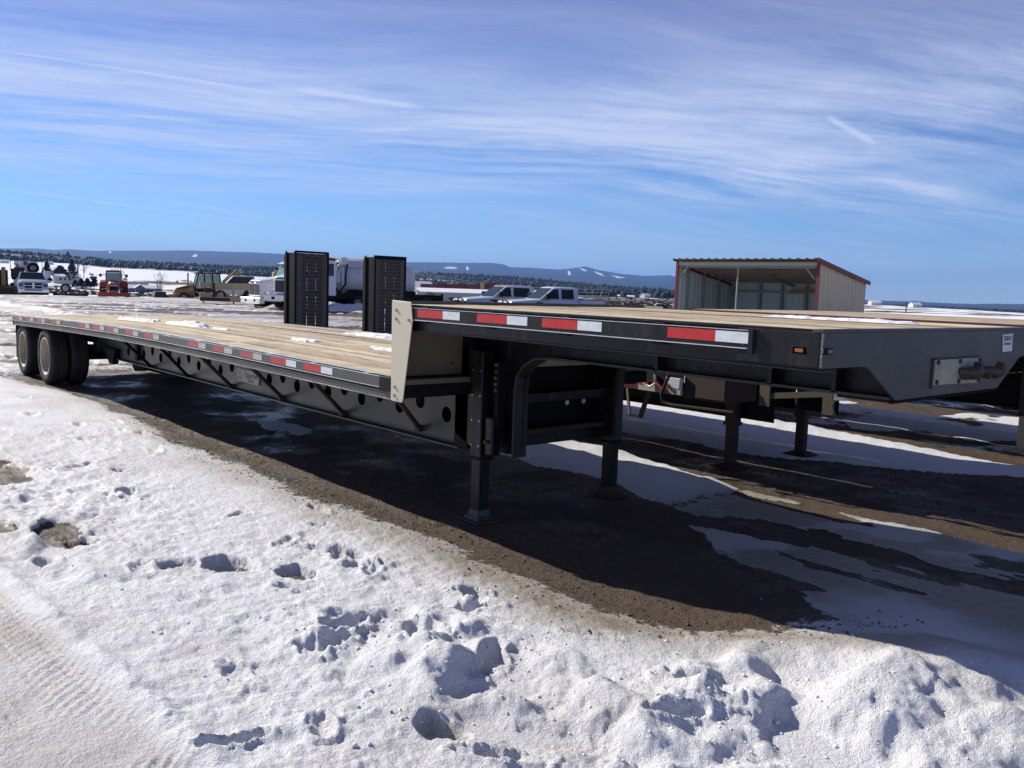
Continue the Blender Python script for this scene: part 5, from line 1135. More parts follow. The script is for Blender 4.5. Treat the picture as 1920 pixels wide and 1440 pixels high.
def drag():
    x, y = place(132, 72); T = thing('drag_leveller', 'low dark yard drag with an upright white-hubbed wheel on top', 'drag', (x, y, gh(x, y)-.12), view_ang(270+1, 132))
    mb = MB(); mb.box(-.3, .25, -1.25, 1.0, .35, .62); mb.obj('cross_beam', M['dark_rust'], T, .02)
    mb = MB(); mb.box(-.5, .4, .75, 1.28, .0, .62); mb.box(-.4, .4, .9, 1.2, .6, .75); mb.obj('end_box', M['dark_rust'], T, .05); mb = MB(); mb.box(-.5, .4, -1.3, -1.0, .0, .78); mb.obj('end_box', M['dark_rust'], T, .03)
    mb = MB(); mb.lathe([(.24, -.12), (.38, -.12), (.40, -.06), (.40, .06), (.38, .12), (.24, .12)], (0, -.38, 1.03), 'x', 28); mb.obj('tyre', M['rubber'], T, smooth=True)
    mb = MB(); mb.lathe([(.25, .06), (.20, .02), (.06, .0), (.06, .06), (0, .06)], (0, -.38, 1.03), 'x', 28); mb.obj('hub', M['white_paint'], T, smooth=True)
    mb = MB(); mb.beam((0, .0, .62), (0, .0, .78), .04); mb.beam((0, .65, .62), (0, .65, .78), .04); mb.beam((0, -.0, .78), (0, .65, .78), .04); mb.obj('guard_loop', M['dark_rust'], T)
drag()
def tractor():
    x, y = place(213, 78); T = thing('tractor', 'red farm tractor facing the camera with a wide orange-red box blade in front', 'tractor', (x, y, gh(x, y)-.12), view_ang(270, 213))
    mb = MB(); mb.box(2.2, 2.45, -1.25, 1.25, .05, .75); mb.box(1.5, 2.2, 1.18, 1.25, .05, .70); mb.box(1.5, 2.2, -1.25, -1.18, .05, .70); mb.obj('box_blade', M['orange_red'], T, .02)
    mb = MB(); loft(mb, [(1.9, [(.36, .75), (.42, 1.0), (.38, 1.45), (.25, 1.55)]), (.4, [(.40, .75), (.46, 1.0), (.46, 1.60), (.3, 1.74)])]); mb.obj('hood', M['tractor_red'], T, smooth=True)
    mb = MB(); mb.box(1.9, 1.95, -.30, .30, .95, 1.22); mb.obj('grille', M['black_matt'], T); mb = MB(); mb.box(1.95, 2.0, -.36, .36, .80, .88); mb.obj('front_weight', M['label'], T); mb = MB(); mb.box(1.9, 1.96, -.30, .30, 1.28, 1.38); mb.obj('headlight', M['label'], T)
    for s in (-1, 1):
        mb = MB(); mb.beam((.3, s*.55, 1.5), (2.1, s*.55, .5), .14, .20); mb.obj('loader_arm', M['tractor_red'], T)
        mb = MB(); mb.prism([(-1.6, 1.0), (-1.5, 1.6), (-1.0, 1.78), (-.4, 1.6), (-.2, 1.2), (-.3, 1.1)], 'y', min(s*.62, s*1.12), max(s*.62, s*1.12)); mb.obj('fender', M['tractor_red'], T, .03)
        mb = MB(); mb.box(.05, .13, min(s*.95, s*1.15), max(s*.95, s*1.15), 2.05, 2.32); mb.beam((.05, s*.6, 2.3), (.05, s*1.05, 2.25), .04); mb.obj('mirror', M['black_matt'], T)
    mb = MB()
    for sx, sy in ((.3, .62), (.3, -.62), (-1.2, .62), (-1.2, -.62)): mb.beam((sx, sy, 1.4), (sx-.05*(1 if sx > 0 else -1), sy*.96, 2.48), .09)
    mb.box(-1.3, .4, -.62, .62, 1.0, 1.42); mb.obj('cab_frame', M['maroon'], T); mb = MB(); mb.hexa((-1.32, .45, -.70, .70, 2.46), (-1.2, .3, -.60, .60, 2.64)); mb.obj('cab_roof', M['tractor_red'], T, .03)
    mb = MB(); mb.box(.28, .30, -.57, .57, 1.43, 2.44); mb.obj('windshield', M['glass_green'], T); mb = MB(); mb.box(-1.18, -1.16, -.57, .57, 1.43, 2.44); mb.obj('rear_window', M['glass_green'], T)
    for s in (-1, 1): mb = MB(); mb.box(-1.1, .22, s*.6-.01, s*.6+.01, 1.43, 2.44); mb.obj('side_window', M['glass_green'], T)
    mb = MB(); mb.box(.0, .15, -.14, .14, 1.42, 1.72); mb.obj('steering_column', M['black_matt'], T)
    for yy in (-.12, .12, .35): mb = MB(); mb.box(.1, .2, yy-.05, yy+.05, 2.64, 2.74); mb.obj('roof_lamp', M['amber'], T)
    mb = MB(); mb.beam((-1.9, .85, 1.2), (-1.9, .55, 2.95), .05); mb.beam((-1.9, .75, 2.7), (-1.9, 1.15, 1.6), .05); mb.obj('rear_mast', M['tan_paint'], T)
    wheelset(T, (-.95,), .92, .80, .48); wheelset(T, (1.35,), .80, .52, .34)
tractor()
def backhoe():
    x, y = place(387, 78); T = thing('backhoe_loader', 'dull yellow backhoe loader seen from its left with a raised rear boom and glass cab', 'backhoe', (x, y, gh(x, y)-.12), view_ang(180+8, 387)); Y_ = M['cat_yellow']
    mb = MB(); mb.prism([(1.0, .75), (1.0, 1.62), (1.35, 1.66), (2.6, 1.30), (2.75, 1.0), (2.7, .75)], 'y', -.5, .5); mb.obj('hood', Y_, T, .05)
    mb = MB(); mb.prism([(1.5, 1.36), (2.55, 1.16), (2.5, 1.30), (1.5, 1.58)], 'y', .505, .515); mb.obj('hood_decal', M['maroon'], T)
    mb = MB(); mb.box(-1.4, 1.0, -.7, .7, .65, 1.35); mb.obj('chassis', M['black_matt'], T, .03)
    for s in (-1, 1):
        for (a, b) in (((1.05, 1.35), (.75, 2.62)), ((.25, 1.35), (.25, 2.62)), ((-.45, 1.35), (-.40, 2.62)), ((-1.2, 1.35), (-1.0, 2.62))):
            mb = MB(); mb.beam((a[0], s*.68, a[1]), (b[0], s*.66, b[1]), .10); mb.obj('cab_pillar', M['black_matt'], T)
        mb = MB(); mb.prism([(1.0, 1.37), (.72, 2.58), (-.96, 2.58), (-1.14, 1.37)], 'y', s*.66-.008, s*.66+.008); mb.obj('side_window', M['glass_green'], T)
        mb = MB(); mb.beam((1.2, s*.75, 1.3), (2.9, s*.75, .55), .16, .30); mb.beam((2.9, s*.75, .7), (3.5, s*.75, .35), .14, .22); mb.obj('loader_arm', Y_, T, .02)
    mb = MB(); mb.add([(1.02, .62, 1.40), (1.02, -.62, 1.40), (.76, -.6, 2.58), (.76, .6, 2.58)], [(0, 1, 2, 3)]); mb.obj('windshield', M['glass_green'], T)
    mb = MB(); mb.box(-1.15, .95, -.78, .78, 2.60, 2.72); mb.obj('cab_roof', M['black_matt'], T, .03); mb = MB(); mb.tube([(1.55, .1, 1.6), (1.55, .1, 2.65)], .06, 10); mb.obj('exhaust_stack', M['black_matt'], T)
    mb = MB(); mb.prism([(3.3, .05), (4.55, .05), (4.45, .35), (4.3, .95), (3.5, .98), (3.35, .6)], 'y', -1.15, 1.15); mb.obj('bucket', M['dark_rust'], T, .02)
    mb = MB(); mb.prism([(-1.35, 1.0), (-1.25, 1.75), (-2.45, 3.05), (-2.7, 2.95), (-2.55, 2.70), (-1.75, 1.2)], 'y', -.18, .18); mb.obj('boom', Y_, T, .03)
    mb = MB(); mb.prism([(-2.42, 3.08), (-2.70, 3.14), (-3.20, 1.7), (-3.15, 1.1), (-2.9, 1.1)], 'y', -.13, .13); mb.obj('stick', Y_, T, .03); mb = MB(); mb.beam((-1.35, 0, 1.95), (-2.35, 0, 3.08), .10); mb.obj('hydraulic_ram', M['black_matt'], T)
    mb = MB(); mb.prism([(-2.9, 1.2), (-3.4, 1.0), (-3.4, .6), (-2.8, .45)], 'y', -.35, .35); mb.obj('hoe_bucket', M['dark_rust'], T)
    mb = MB(); mb.box(-1.8, -1.35, -1.1, 1.1, .2, 1.2); mb.obj('stabiliser', Y_, T)
    wheelset(T, (-.6,), .95, .72, .42, rim='cat_yellow'); wheelset(T, (2.0,), .95, .48, .30, rim='cat_yellow')
backhoe()
def tan_trailer():
    x, y = place(440, 58); T = thing('equipment_trailer', 'tan steel equipment trailer with tall panelled sides on a low frame', 'trailer', (x, y, -.02), view_ang(180+4, 440))
    mb = MB(); mb.box(-3.8, 2.15, -.9, -.78, .25, .50); mb.box(-3.8, 2.15, .78, .9, .25, .50); mb.box(-3.8, -3.65, -.78, .78, .25, .50); mb.obj('frame', M['tan_paint'], T, .02)
    mb = MB(); mb.box(.35, 2.18, .90, .92, .27, .48); mb.obj('frame_rust', M['rust'], T)
    for k in range(9):
        x0 = 1.5-k*.60; mb = MB(); mb.box(x0-.585, x0, .80, .84, 1.0, 1.44); mb.box(x0-.06, x0-.02, .84, .88, .50, 1.44) if k % 2 else mb.box(x0-.04, x0-.01, .84, .87, 1.0, 1.44); mb.obj('side_panel', M['tan_paint'], T)
    for k in (0, 2, 4, 6, 8):
        mb = MB(); x0 = 1.35-k*.60; mb.box(x0-.08, x0+.08, .78, .86, .50, 1.44); mb.obj('side_post', M['tan_paint'] if k % 4 else M['rust'], T)
    mb = MB(); mb.box(-3.7, 1.5, -.84, -.80, 1.0, 1.44); mb.obj('far_side_panel', M['tan_paint'], T); mb = MB(); mb.box(1.5, 2.2, .2, .8, .50, .80); mb.box(1.4, 2.2, .3, .8, 1.12, 1.44); mb.obj('pump_box', M['tan_paint'], T); mb = MB(); mb.box(1.2, 1.9, .35, .7, .80, 1.1); mb.obj('engine', M['rust'], T)
    mb = MB(); mb.prism([(-2.5, .5), (-2.9, .5), (-2.5, .95)], 'y', .86, .9); mb.obj('gusset', M['cream'], T); mb = MB(); mb.beam((2.0, .6, .5), (2.4, .6, .85), .06); mb.beam((2.05, .75, .38), (2.45, .0, .42), .1); mb.obj('hitch', M['tan_paint'], T)
    for x0 in (2.0, .15):
        mb = MB(); mb.beam((x0, .75, .3), (x0-.08, .75, -.08), .08); mb.obj('stand_leg', M['dark_rust'], T)
    wheelset(T, (-2.6, -3.3), .95, .36, .22)
tan_trailer()
def small_truck():
    x, y = place(452, 66); T = thing('utility_truck', 'white utility truck half hidden behind the panels of the tan trailer', 'truck', (x, y, gh(x, y)-.1), view_ang(180+3, 452)); wp = M['white_paint']
    mb = MB(); mb.prism([(1.9, .5), (2.3, .55), (2.35, 1.0), (1.2, 1.25), (.6, 1.9), (-.9, 1.95), (-1.0, 1.3), (-2.6, 1.3), (-2.6, .55)], 'y', -.95, .95); mb.obj('body', wp, T, .05)
    mb = MB(); mb.prism([(1.1, 1.28), (.58, 1.84), (-.8, 1.86), (-.85, 1.3)], 'y', .952, .96); mb.obj('side_window', M['glass'], T); mb = MB(); mb.box(-2.4, -1.3, .951, .97, .75, 1.15); mb.obj('red_stripe', M['tractor_red'], T)
    mb = MB(); mb.lathe([(0, 0), (.52, 0)], (-.6, .965, .45), 'y', 20); mb.obj('wheel_arch', M['black_matt'], T); wheelset(T, (1.5, -.6), .88, .42, .28)
small_truck()
def red_implement():
    x, y = place(493, 88); z = gh(x, y); T = thing('spreader', 'bright red farm spreader hopper rising behind the tan trailer', 'farm implement', (x, y, z), view_ang(180))
    mb = MB(); mb.hexa((-.45, .45, -.5, .5, 1.0), (-.85, .85, -.8, .8, 1.9)); mb.hexa((-.85, .85, -.8, .8, 1.9), (-.55, .35, -.6, .6, 2.3)); mb.obj('hopper', M['orange_red'], T, .03)
    mb = MB(); mb.box(-.7, .7, -.5, .5, .3, 1.0); mb.beam((-.5, 0, 1.0), (-2.2, 0, 1.7), .3); mb.obj('frame', M['maroon'], T); wheelset(T, (0,), .8, .45, .3)
red_implement()
def tan_tank():
    x, y = place(523, 84); z = gh(x, y); T = thing('storage_tank', 'upright tan cylindrical tank standing behind the white truck', 'tank', (x, y, z), 0)
    mb = MB(); mb.lathe([(0, 0), (.62, 0), (.62, 2.85), (.55, 2.98), (0, 3.0)], (0, 0, 0), 'z', 28); mb.obj('shell', M['tan_dark'], T, smooth=True); mb = MB(); mb.tube([(.0, 0, 3.0), (-.05, 0, 3.15), (-.25, -.2, 3.4)], .09, 8); mb.obj('vent_pipe', M['black_matt'], T)
    x, y = place(560, 90); T = thing('storage_bin', 'long tan storage bin behind the cab of the white truck', 'storage bin', (x, y, gh(x, y)), view_ang(180)); mb = MB(); mb.box(-2.2, 2.0, -1, 1, .2, 3.7); mb.obj('bin', M['tan_paint'], T, .03); mb = MB(); mb.box(-2.25, 2.05, -1.05, 1.05, 3.7, 3.78); mb.obj('lid', M['tan_dark'], T)
tan_tank()
def heavy_truck(px, dep, label, full=True, ang=210):
    x, y = place(px, dep); T = thing('heavy_truck', label, 'truck', (x, y, gh(x, y)-.15), view_ang(ang, px), 'white heavy trucks parked in line'); wp = M['white_paint']
    sec = lambda x, zb, zt, w: (x, [(w, zb), (w, zt-.25), (w*.9, zt-.06), (w*.7, zt)])
    mb = MB(); loft(mb, [sec(2.55, .85, 1.75, .72), sec(2.45, .80, 1.84, .80), sec(1.2, .80, 2.04, .95), sec(.6, .80, 2.12, 1.05)]); mb.obj('hood', wp, T, .03, smooth=True)
    for s in (-1, 1):
        mb = MB(); mb.prism([(.6, .6), (2.3, .6), (2.35, .95), (1.9, 1.28), (1.1, 1.30), (.6, 1.15)], 'y', min(s*.85, s*1.16), max(s*.85, s*1.16)); mb.obj('fender', wp, T, .05)
        mb = MB(); mb.box(2.2, 2.36, min(s*.86, s*1.12), max(s*.86, s*1.12), 1.0, 1.2); mb.obj('headlight', M['chrome'], T, .03)
    mb = MB(); mb.box(2.50, 2.58, -.66, .66, .90, 1.68); gr = mb.obj('grille_frame', M['chrome'], T, .02)
    for s in (-1, 1):
        mb = MB(); mb.box(2.58, 2.60, min(s*.05, s*.60), max(s*.05, s*.60), .95, 1.60); mb.obj('grille_screen', M['rail_low'], gr)
        mb = MB(); mb.box(2.45, 2.62, min(s*.1, s*.6), max(s*.1, s*.6), 1.70, 1.75); mb.obj('hood_vent', M['black_matt'], T)
    mb = MB(); mb.box(2.5, 2.85, -1.2, 1.2, .42, .80); bu = mb.obj('bumper', M['chrome'], T, .04)
    for s in (-1, 1): mb = MB(); mb.box(2.85, 2.87, s*.55-.09, s*.55+.09, .55, .70); mb.obj('tow_pocket', M['black_matt'], bu)
    mb = MB(); loft(mb, [(.62, [(1.02, 2.0), (1.02, 2.1)]), (.30, [(1.04, .8), (.98, 2.85)]), (-1.0, [(1.04, .8), (.98, 2.85)])]); mb.prism([(.62, .8), (.62, 2.12), (.30, 2.85), (-1.0, 2.85), (-1.0, .8)], 'y', -1.0, 1.0); mb.obj('cab', wp, T, .03)
    mb = MB(); mb.hexa((-1.1, .55, -1.05, 1.05, 2.86), (-1.0, .25, -.9, .9, 3.0)); mb.obj('cab_roof', M['rail_low'] if not full else wp, T, .03); mb = MB(); mb.add([(.66, .92, 2.12), (.66, -.92, 2.12), (.36, -.88, 2.80), (.36, .88, 2.80)], [(0, 1, 2, 3)]); mb.obj('windshield', M['glass_green'], T)
    for s in (-1, 1): mb = MB(); mb.box(-.7, .2, min(s*1.045, s*1.055), max(s*1.045, s*1.055), 1.95, 2.65); mb.obj('side_window', M['glass'], T)
    mb = MB(); mb.box(-7.2, -1.0, -.45, .45, .62, .92); mb.obj('chassis_frame', M['black_matt'], T)
    wheelset(T, (1.55,), 1.0, .52, .3); wheelset(T, (-4.8, -6.1), .95, .52, .5)
    return T
heavy_truck(549, 54.5, 'white heavy truck with chrome grille farther back, its hood showing left of the left ramp')
T5 = heavy_truck(584, 51, 'white heavy truck nearer the camera, mostly hidden behind the left ramp', False, 236)
def vac_truck():
    x, y = place(690, 56); T = thing('tank_trailer', 'pale grey vacuum tanker body with curved hoses between the two ramps', 'tanker', (x, y, gh(x, y)-.1), view_ang(180+4, 690))
    mb = MB(); mb.lathe([(0, -3.0), (.7, -2.9), (1.0, -2.6), (1.05, -2.2), (1.05, 2.05), (.98, 2.2), (.0, 2.25)], (0, 0, 2.0), 'x', 32); mb.obj('tank', M['tank'], T, smooth=True)
    mb = MB(); mb.hexa((-2.2, 2.0, -.9, .9, 2.70), (-2.1, 1.9, -.55, .55, 3.15)); mb.obj('top_cover', M['tank'], T, .03)
    mb = MB(); mb.lathe([(1.0, 1.55), (1.16, 1.56), (1.16, 1.66), (1.0, 1.67)], (0, 0, 2.0), 'x', 32); mb.lathe([(1.0, 1.95), (1.14, 1.96), (1.14, 2.02), (1.0, 2.03)], (0, 0, 2.0), 'x', 32); mb.obj('tank_ring', M['white_paint'], T, smooth=True)
    mb = MB(); mb.box(1.35, 1.75, .6, 1.1, 2.85, 3.30); mb.obj('valve_box', M['white_paint'], T, .02); mb = MB(); mb.box(1.75, 2.15, .85, 1.2, 1.7, 2.4); mb.obj('control_box', M['silver_paint'], T, .03)
    mb = MB(); mb.tube([(1.9, .9, 3.0), (2.25, 1.0, 2.6), (2.3, 1.1, 2.2), (2.2, 1.15, 1.6), (1.8, 1.15, 1.1), (1.4, 1.1, .85)], .055, 8); mb.tube([(1.35, 1.1, 2.9), (1.45, 1.2, 2.2), (1.45, 1.2, 1.7), (1.8, 1.2, 1.15), (2.2, 1.15, .9)], .05, 8); mb.obj('suction_hose', M['black_matt'], T, smooth=True)
    mb = MB(); mb.box(2.3, 3.4, -.9, .9, 1.3, 2.85); mb.obj('equipment_cabinet', M['tank_tan'], T, .04); mb = MB(); mb.box(3.05, 3.7, .3, 1.0, 1.1, 2.75); mb.obj('hose_locker', M['tank'], T, .03); mb = MB(); mb.tube([(2.35, .95, .95), (2.35, .95, 1.45)], .28, 16); mb.obj('pump', M['cream'], T, smooth=True)
    mb = MB(); mb.box(-2.9, 1.3, .55, 1.15, .75, 1.35); mb.box(-2.9, 1.3, -1.15, -.55, .75, 1.35); mb.obj('side_skirt', M['black_matt'], T, .02); mb = MB(); mb.box(-4.6, 3.8, -.45, .45, .55, .95); mb.box(-4.6, -2.9, -1.0, 1.0, .85, 1.15); mb.obj('chassis_frame', M['black_matt'], T); mb = MB(); mb.box(-4.65, -4.5, -1.15, 1.15, .8, 1.25); mb.obj('tail_bar', M['black_matt'], T)
    mb = MB(); mb.box(-.55, .0, 1.16, 1.2, 1.30, 1.36); mb.box(-.4, -.3, 1.16, 1.2, .95, 1.3); mb.obj('step_bracket', M['white_paint'], T); mb = MB(); mb.box(2.55, 3.3, .5, 1.1, .55, 1.05); mb.obj('fuel_tank', M['silver_paint'], T, .05)
    wheelset(T, (-3.6, -2.3, 0.6, 3.2), .95, .5, .45)
    x, y = place(640, 61); T = thing('silo_trailer', 'tan dusty tank with a rounded end behind the vacuum tanker', 'tanker', (x, y, gh(x, y)), view_ang(180)); mb = MB(); mb.lathe([(0, -3.2), (1.1, -3.0), (1.25, -2.5), (1.25, 2.0), (0, 2.2)], (0, 0, 2.15), 'x', 28); mb.obj('tank', M['tank_tan'], T, smooth=True); mb = MB(); mb.box(-3, 3, -.5, .5, .5, .95); mb.obj('frame', M['black_matt'], T); wheelset(T, (-2.2, -1.0), .95, .5, .4)
vac_truck()
# ------------------------------------------------------------------ buildings beyond the yard
def house(px, dep, base_y, name, label, w, d, wall_h, roof_h, ang, wm, rm, wins=(), gable='x'):
    x, y = place(px, dep); z = CAM[2]-dep*(base_y-horiz(px))/FPX
    if dep > 500: z = th_at(px, dep)[2]
    T = thing(name, label, {'barn': 'barn', 'warehouse': 'warehouse', 'container': 'container'}.get(name, 'house'), (x, y, z), view_ang(ang, px))
    mb = MB(); mb.box(-w/2, w/2, -d/2, d/2, -.8 if dep > 300 else -3, wall_h)
    mb.prism([(-d/2, wall_h), (0, wall_h+roof_h*.97), (d/2, wall_h)], 'x', -w/2, w/2); mb.obj('wall', wm, T)
    mb = MB(); ov = .35
    for s in (-1, 1): mb.add([(-w/2-ov, s*(d/2+ov), wall_h-.05), (w/2+ov, s*(d/2+ov), wall_h-.05), (w/2+ov, 0, wall_h+roof_h+.08), (-w/2-ov, 0, wall_h+roof_h+.08), (-w/2-ov, s*(d/2+ov), wall_h+.15), (w/2+ov, s*(d/2+ov), wall_h+.15), (w/2+ov, 0, wall_h+roof_h+.28), (-w/2-ov, 0, wall_h+roof_h+.28)], [(0, 1, 2, 3), (4, 5, 6, 7), (0, 1, 5, 4), (1, 2, 6, 5), (0, 3, 7, 4)])
    mb.obj('roof', rm, T)
    for (wx, wz, ww, wh) in wins:
        mb = MB(); mb.box(wx-ww/2-.15, wx+ww/2+.15, -d/2-.06, -d/2-.005, wz-.15, wz+wh+.15); fr = mb.obj('window', M['house_white'], T); mb = MB(); mb.box(wx-ww/2, wx+ww/2, -d/2-.09, -d/2-.065, wz, wz+wh); mb.obj('pane', M['glass'], fr)
    return T
house(268, 400, 551, 'house', 'blue-grey house with white-framed windows below the yard edge, right of the tractor', 15.5, 7, 2.6, 1.3, 4, M['house_blue'], M['roof_snow'], ((-5.6, .9, 1.3, 1.2), (-2.0, .8, 2.2, 1.4), (.6, .9, .8, 1.3), (3.6, .9, 1.5, 1.2)))
hx = house(262, 393, 551, 'house', 'blue gabled porch front of the blue-grey house', 4.2, 4, 2.6, 1.5, 94, M['house_blue'], M['roof_snow'])
house(250, 470, 541, 'house', 'low dark-roofed house showing over the blue-grey one', 14, 7, 2.2, 1.2, 2, M['wall_grey'], M['roof_dark'])
house(125, 450, 529, 'house', 'long white farmhouse in front of the tall conifers', 12.5, 6, 2.8, 1.0, 3, M['house_white'], M['roof_snow'], ((-3.0, 1, .9, 1.2), (-1, 1, .7, 1.4), (1.2, 1, .8, 1.2)))
house(49, 430, 506, 'barn', 'grey-green barn on the snowfield behind the silver truck', 9, 7, 2.4, 1.4, 5, M['barn_green'], M['barn_green'])
house(175, 600, 515, 'barn', 'small dark red round-roofed hut on the snow left of the tractor', 3.6, 3, .8, 1.2, 5, M['maroon'], M['maroon'])
def warehouse():
    x, y = place(870, 120); z = CAM[2]-120*(575-horiz(870))/FPX; T = thing('warehouse', 'long grey metal warehouse with a snow-covered roof behind the pickups', 'warehouse', (x, y, z), view_ang(0))
    mb = MB(); mb.box(-6.2, 12, 0, 9, -2, 1.9); mb.obj('wall', M['wall_grey'], T); mb = MB(); mb.hexa((-6.6, 12.3, -.3, 9.3, 1.9), (-6.6, 12.3, 2, 7, 2.42)); mb.obj('roof', M['roof_snow'], T); mb = MB(); mb.box(-7.0, -6.25, -.1, 2, 0, 2.1); mb.obj('end_block', M['house_white'], T)
    mb = MB(); mb.box(3.2, 4.1, -.05, -.004, .9, 1.6); mb.obj('window', M['glass'], T)
    for k, (p0, w, mt) in enumerate(((818, 5.0, 'maroon'), (851, 5.0, 'maroon'), (879, 4.6, 'maroon'), (924, 2.8, 'maroon'))):
        x, y = place(p0-2, 150); z = CAM[2]-150*(562-horiz(p0))/FPX; c = thing('shipping_container', ('dark red container, leftmost in the row behind the grey warehouse', 'dark red container, second from the left behind the grey warehouse', 'dark red container, third from the left behind the grey warehouse', 'dark red container beside the yellow one behind the pickups')[k], 'container', (x, y, z), view_ang(0), 'red containers behind the warehouse'); mb = MB()
        for q in range(12): mb.box(-w/2+q*w/12, -w/2+(q+.5)*w/12, -.05, 2.4, 0, 2.65 if k < 3 else 2.8)
        mb.box(-w/2, w/2, 0, 2.4, 0, 2.65 if k < 3 else 2.8); mb.obj('body', M[mt], c)
    x, y = place(904, 149); c = thing('shipping_container', 'ochre yellow container end between the dark red ones', 'container', (x, y, CAM[2]-149*(562-horiz(904))/FPX), view_ang(0)); mb = MB(); mb.box(-.35, .35, -.05, 2.4, 0, 2.85); mb.obj('body', M['tan_dark'], c); mb = MB(); mb.box(-.37, .37, -.06, 2.42, 2.85, 2.93); mb.obj('top_frame', M['tan_paint'], c)
    house(780, 160, 566, 'barn', 'small building with a brown gable and snowy roof left of the red containers', 5, 5, 2.3, 1.2, 20, M['tan_dark'], M['roof_snow'])
warehouse()
# small far houses in the valley
for k, (px, dep, yb, lab) in enumerate(((8, 900, 492, 'tiny white house at the far left below the ridge'), (92, 1000, 493, 'tiny pale house beneath the wooded ridge above the barn'), (1640, 700, 573, 'tiny snowy-roofed house right of the shed'), (1716, 720, 578, 'tiny white farmhouse right of the utility pole'), (1210, 800, 556, 'tiny pale house left of the shed'))):
    house(px, dep, yb, 'house', lab, 8, 6, 2.2, 1.5, 10+k*9, M['house_white'], M['roof_snow'])
# ------------------------------------------------------------------ utility poles and wires
def poles():
    spec = ((1142, 150, 582, 3.5, 'wooden utility pole standing right of the white pickups'), (1700, 190, 596, 3.6, 'short wooden utility pole on the snowfield right of the shed'), (80*0+20, 420, 507, 5.4, 'thin far utility pole on the left snowfield'), (79, 420, 507, 5.0, 'thin far utility pole beside the grey-green barn'), (832, 300, 560, 9, 'far utility pole above the red containers'))
    for (px, dep, yb, h, lab) in spec:
        x, y = place(px, dep); z = CAM[2]-dep*(yb-horiz(px))/FPX; T = thing('utility_pole', lab, 'utility pole', (x, y, z), view_ang(0)); mb = MB(); mb.tube([(0, 0, 0), (0, 0, h)], [.16, .11], 8); mb.obj('pole', M['wood_pole'], T)
        mb = MB(); mb.box(-.6, .6, -.05, .05, h-.5, h-.42); ca = mb.obj('cross_arm', M['wood_pole'], T)
        for s in (-.5, 0, .5): mb = MB(); mb.tube([(s, 0, h-.42), (s, 0, h-.28)], .05, 6); mb.obj('insulator', M['steel'], ca)
    a = Vector((*place(770, 260), 0)); b = Vector((*place(1142, 150), 0)); za = CAM[2]-260*(512-horiz(770))/FPX; zb = CAM[2]-150*(555-horiz(1142))/FPX
    for k in range(3):
        pts = []
        for i in range(13): t = i/12; p = a.lerp(b, t); pts.append((p.x, p.y, za+(zb-za)*t-3.0*4*t*(1-t)*.5+k*.55))
        mb = MB(); mb.tube(pts, .016, 5); o = mb.obj('power_line', M['steel']); tag(o, ('lowest', 'middle', 'topmost')[k]+' of three sagging power lines running to the pole by the pickups', 'power line', 'power lines over the slope')
poles()
# ------------------------------------------------------------------ individual trees and shrubs
def conifer(px, dep, yb, h, w, label, seed):
    rs = np.random.RandomState(seed); x, y = place(px, dep); z = CAM[2]-dep*(yb-horiz(px))/FPX; T = thing('conifer_tree', label, 'tree', (x, y, z), 0, 'conifers around the farmhouse')
    mb = MB(); mb.tube([(0, 0, -.5), (0, 0, h*.95)], [h*.03, .03], 6); mb.obj('trunk', M['wood_pole'], T)
    V = []; F = []
    for k in range(460):
        t = rs.rand()**.8; zz = h*(.06+.94*t); r = w*(1-t)**.85*rs.uniform(.25, 1.05)*(1 if rs.rand() > .08 else 1.25); a = rs.uniform(0, 6.283); c = np.array([r*math.cos(a), r*math.sin(a), zz]); s = rs.uniform(.35, .8)*w*.34; o = len(V)
        d = np.array([math.cos(a), math.sin(a), -.35]); sd = np.array([-math.sin(a), math.cos(a), 0])
        q_ = rs.normal(0, .5, 3)*s; V += [tuple(c-d*s), tuple(c+sd*s*.9+q_), tuple(c+d*s), tuple(c-sd*s*.9-q_)]; F.append((o, o+1, o+2, o+3))
    o = tri_mesh('crown', V, F, [M['conifer']]); o.parent = T
conifer(135, 440, 523, 9.6, 3.0, 'tallest conifer, a dark spire right of the white farmhouse', 1)
conifer(88, 445, 518, 7.6, 2.6, 'narrow dark conifer left of the white farmhouse', 2)
conifer(113, 470, 516, 4.6, 4.4, 'broad rounded dark conifer behind the white farmhouse roof', 3)
conifer(141, 262, 537, 1.8, 1.2, 'small bushy juniper directly above the white-hubbed wheel', 4)
conifer(176, 190, 538, 1.8, 1.1, 'small dark juniper left of the tractor', 5)
conifer(164, 190, 538, 1.8, 1.2, 'small dark juniper, second to the left of the tractor', 6)
conifer(152, 195, 538, 1.8, 1.2, 'small dark juniper, third to the left of the tractor', 9)
conifer(128, 1400, 482, 8, 4, 'lone dark pine on the skyline of the left ridge', 10)
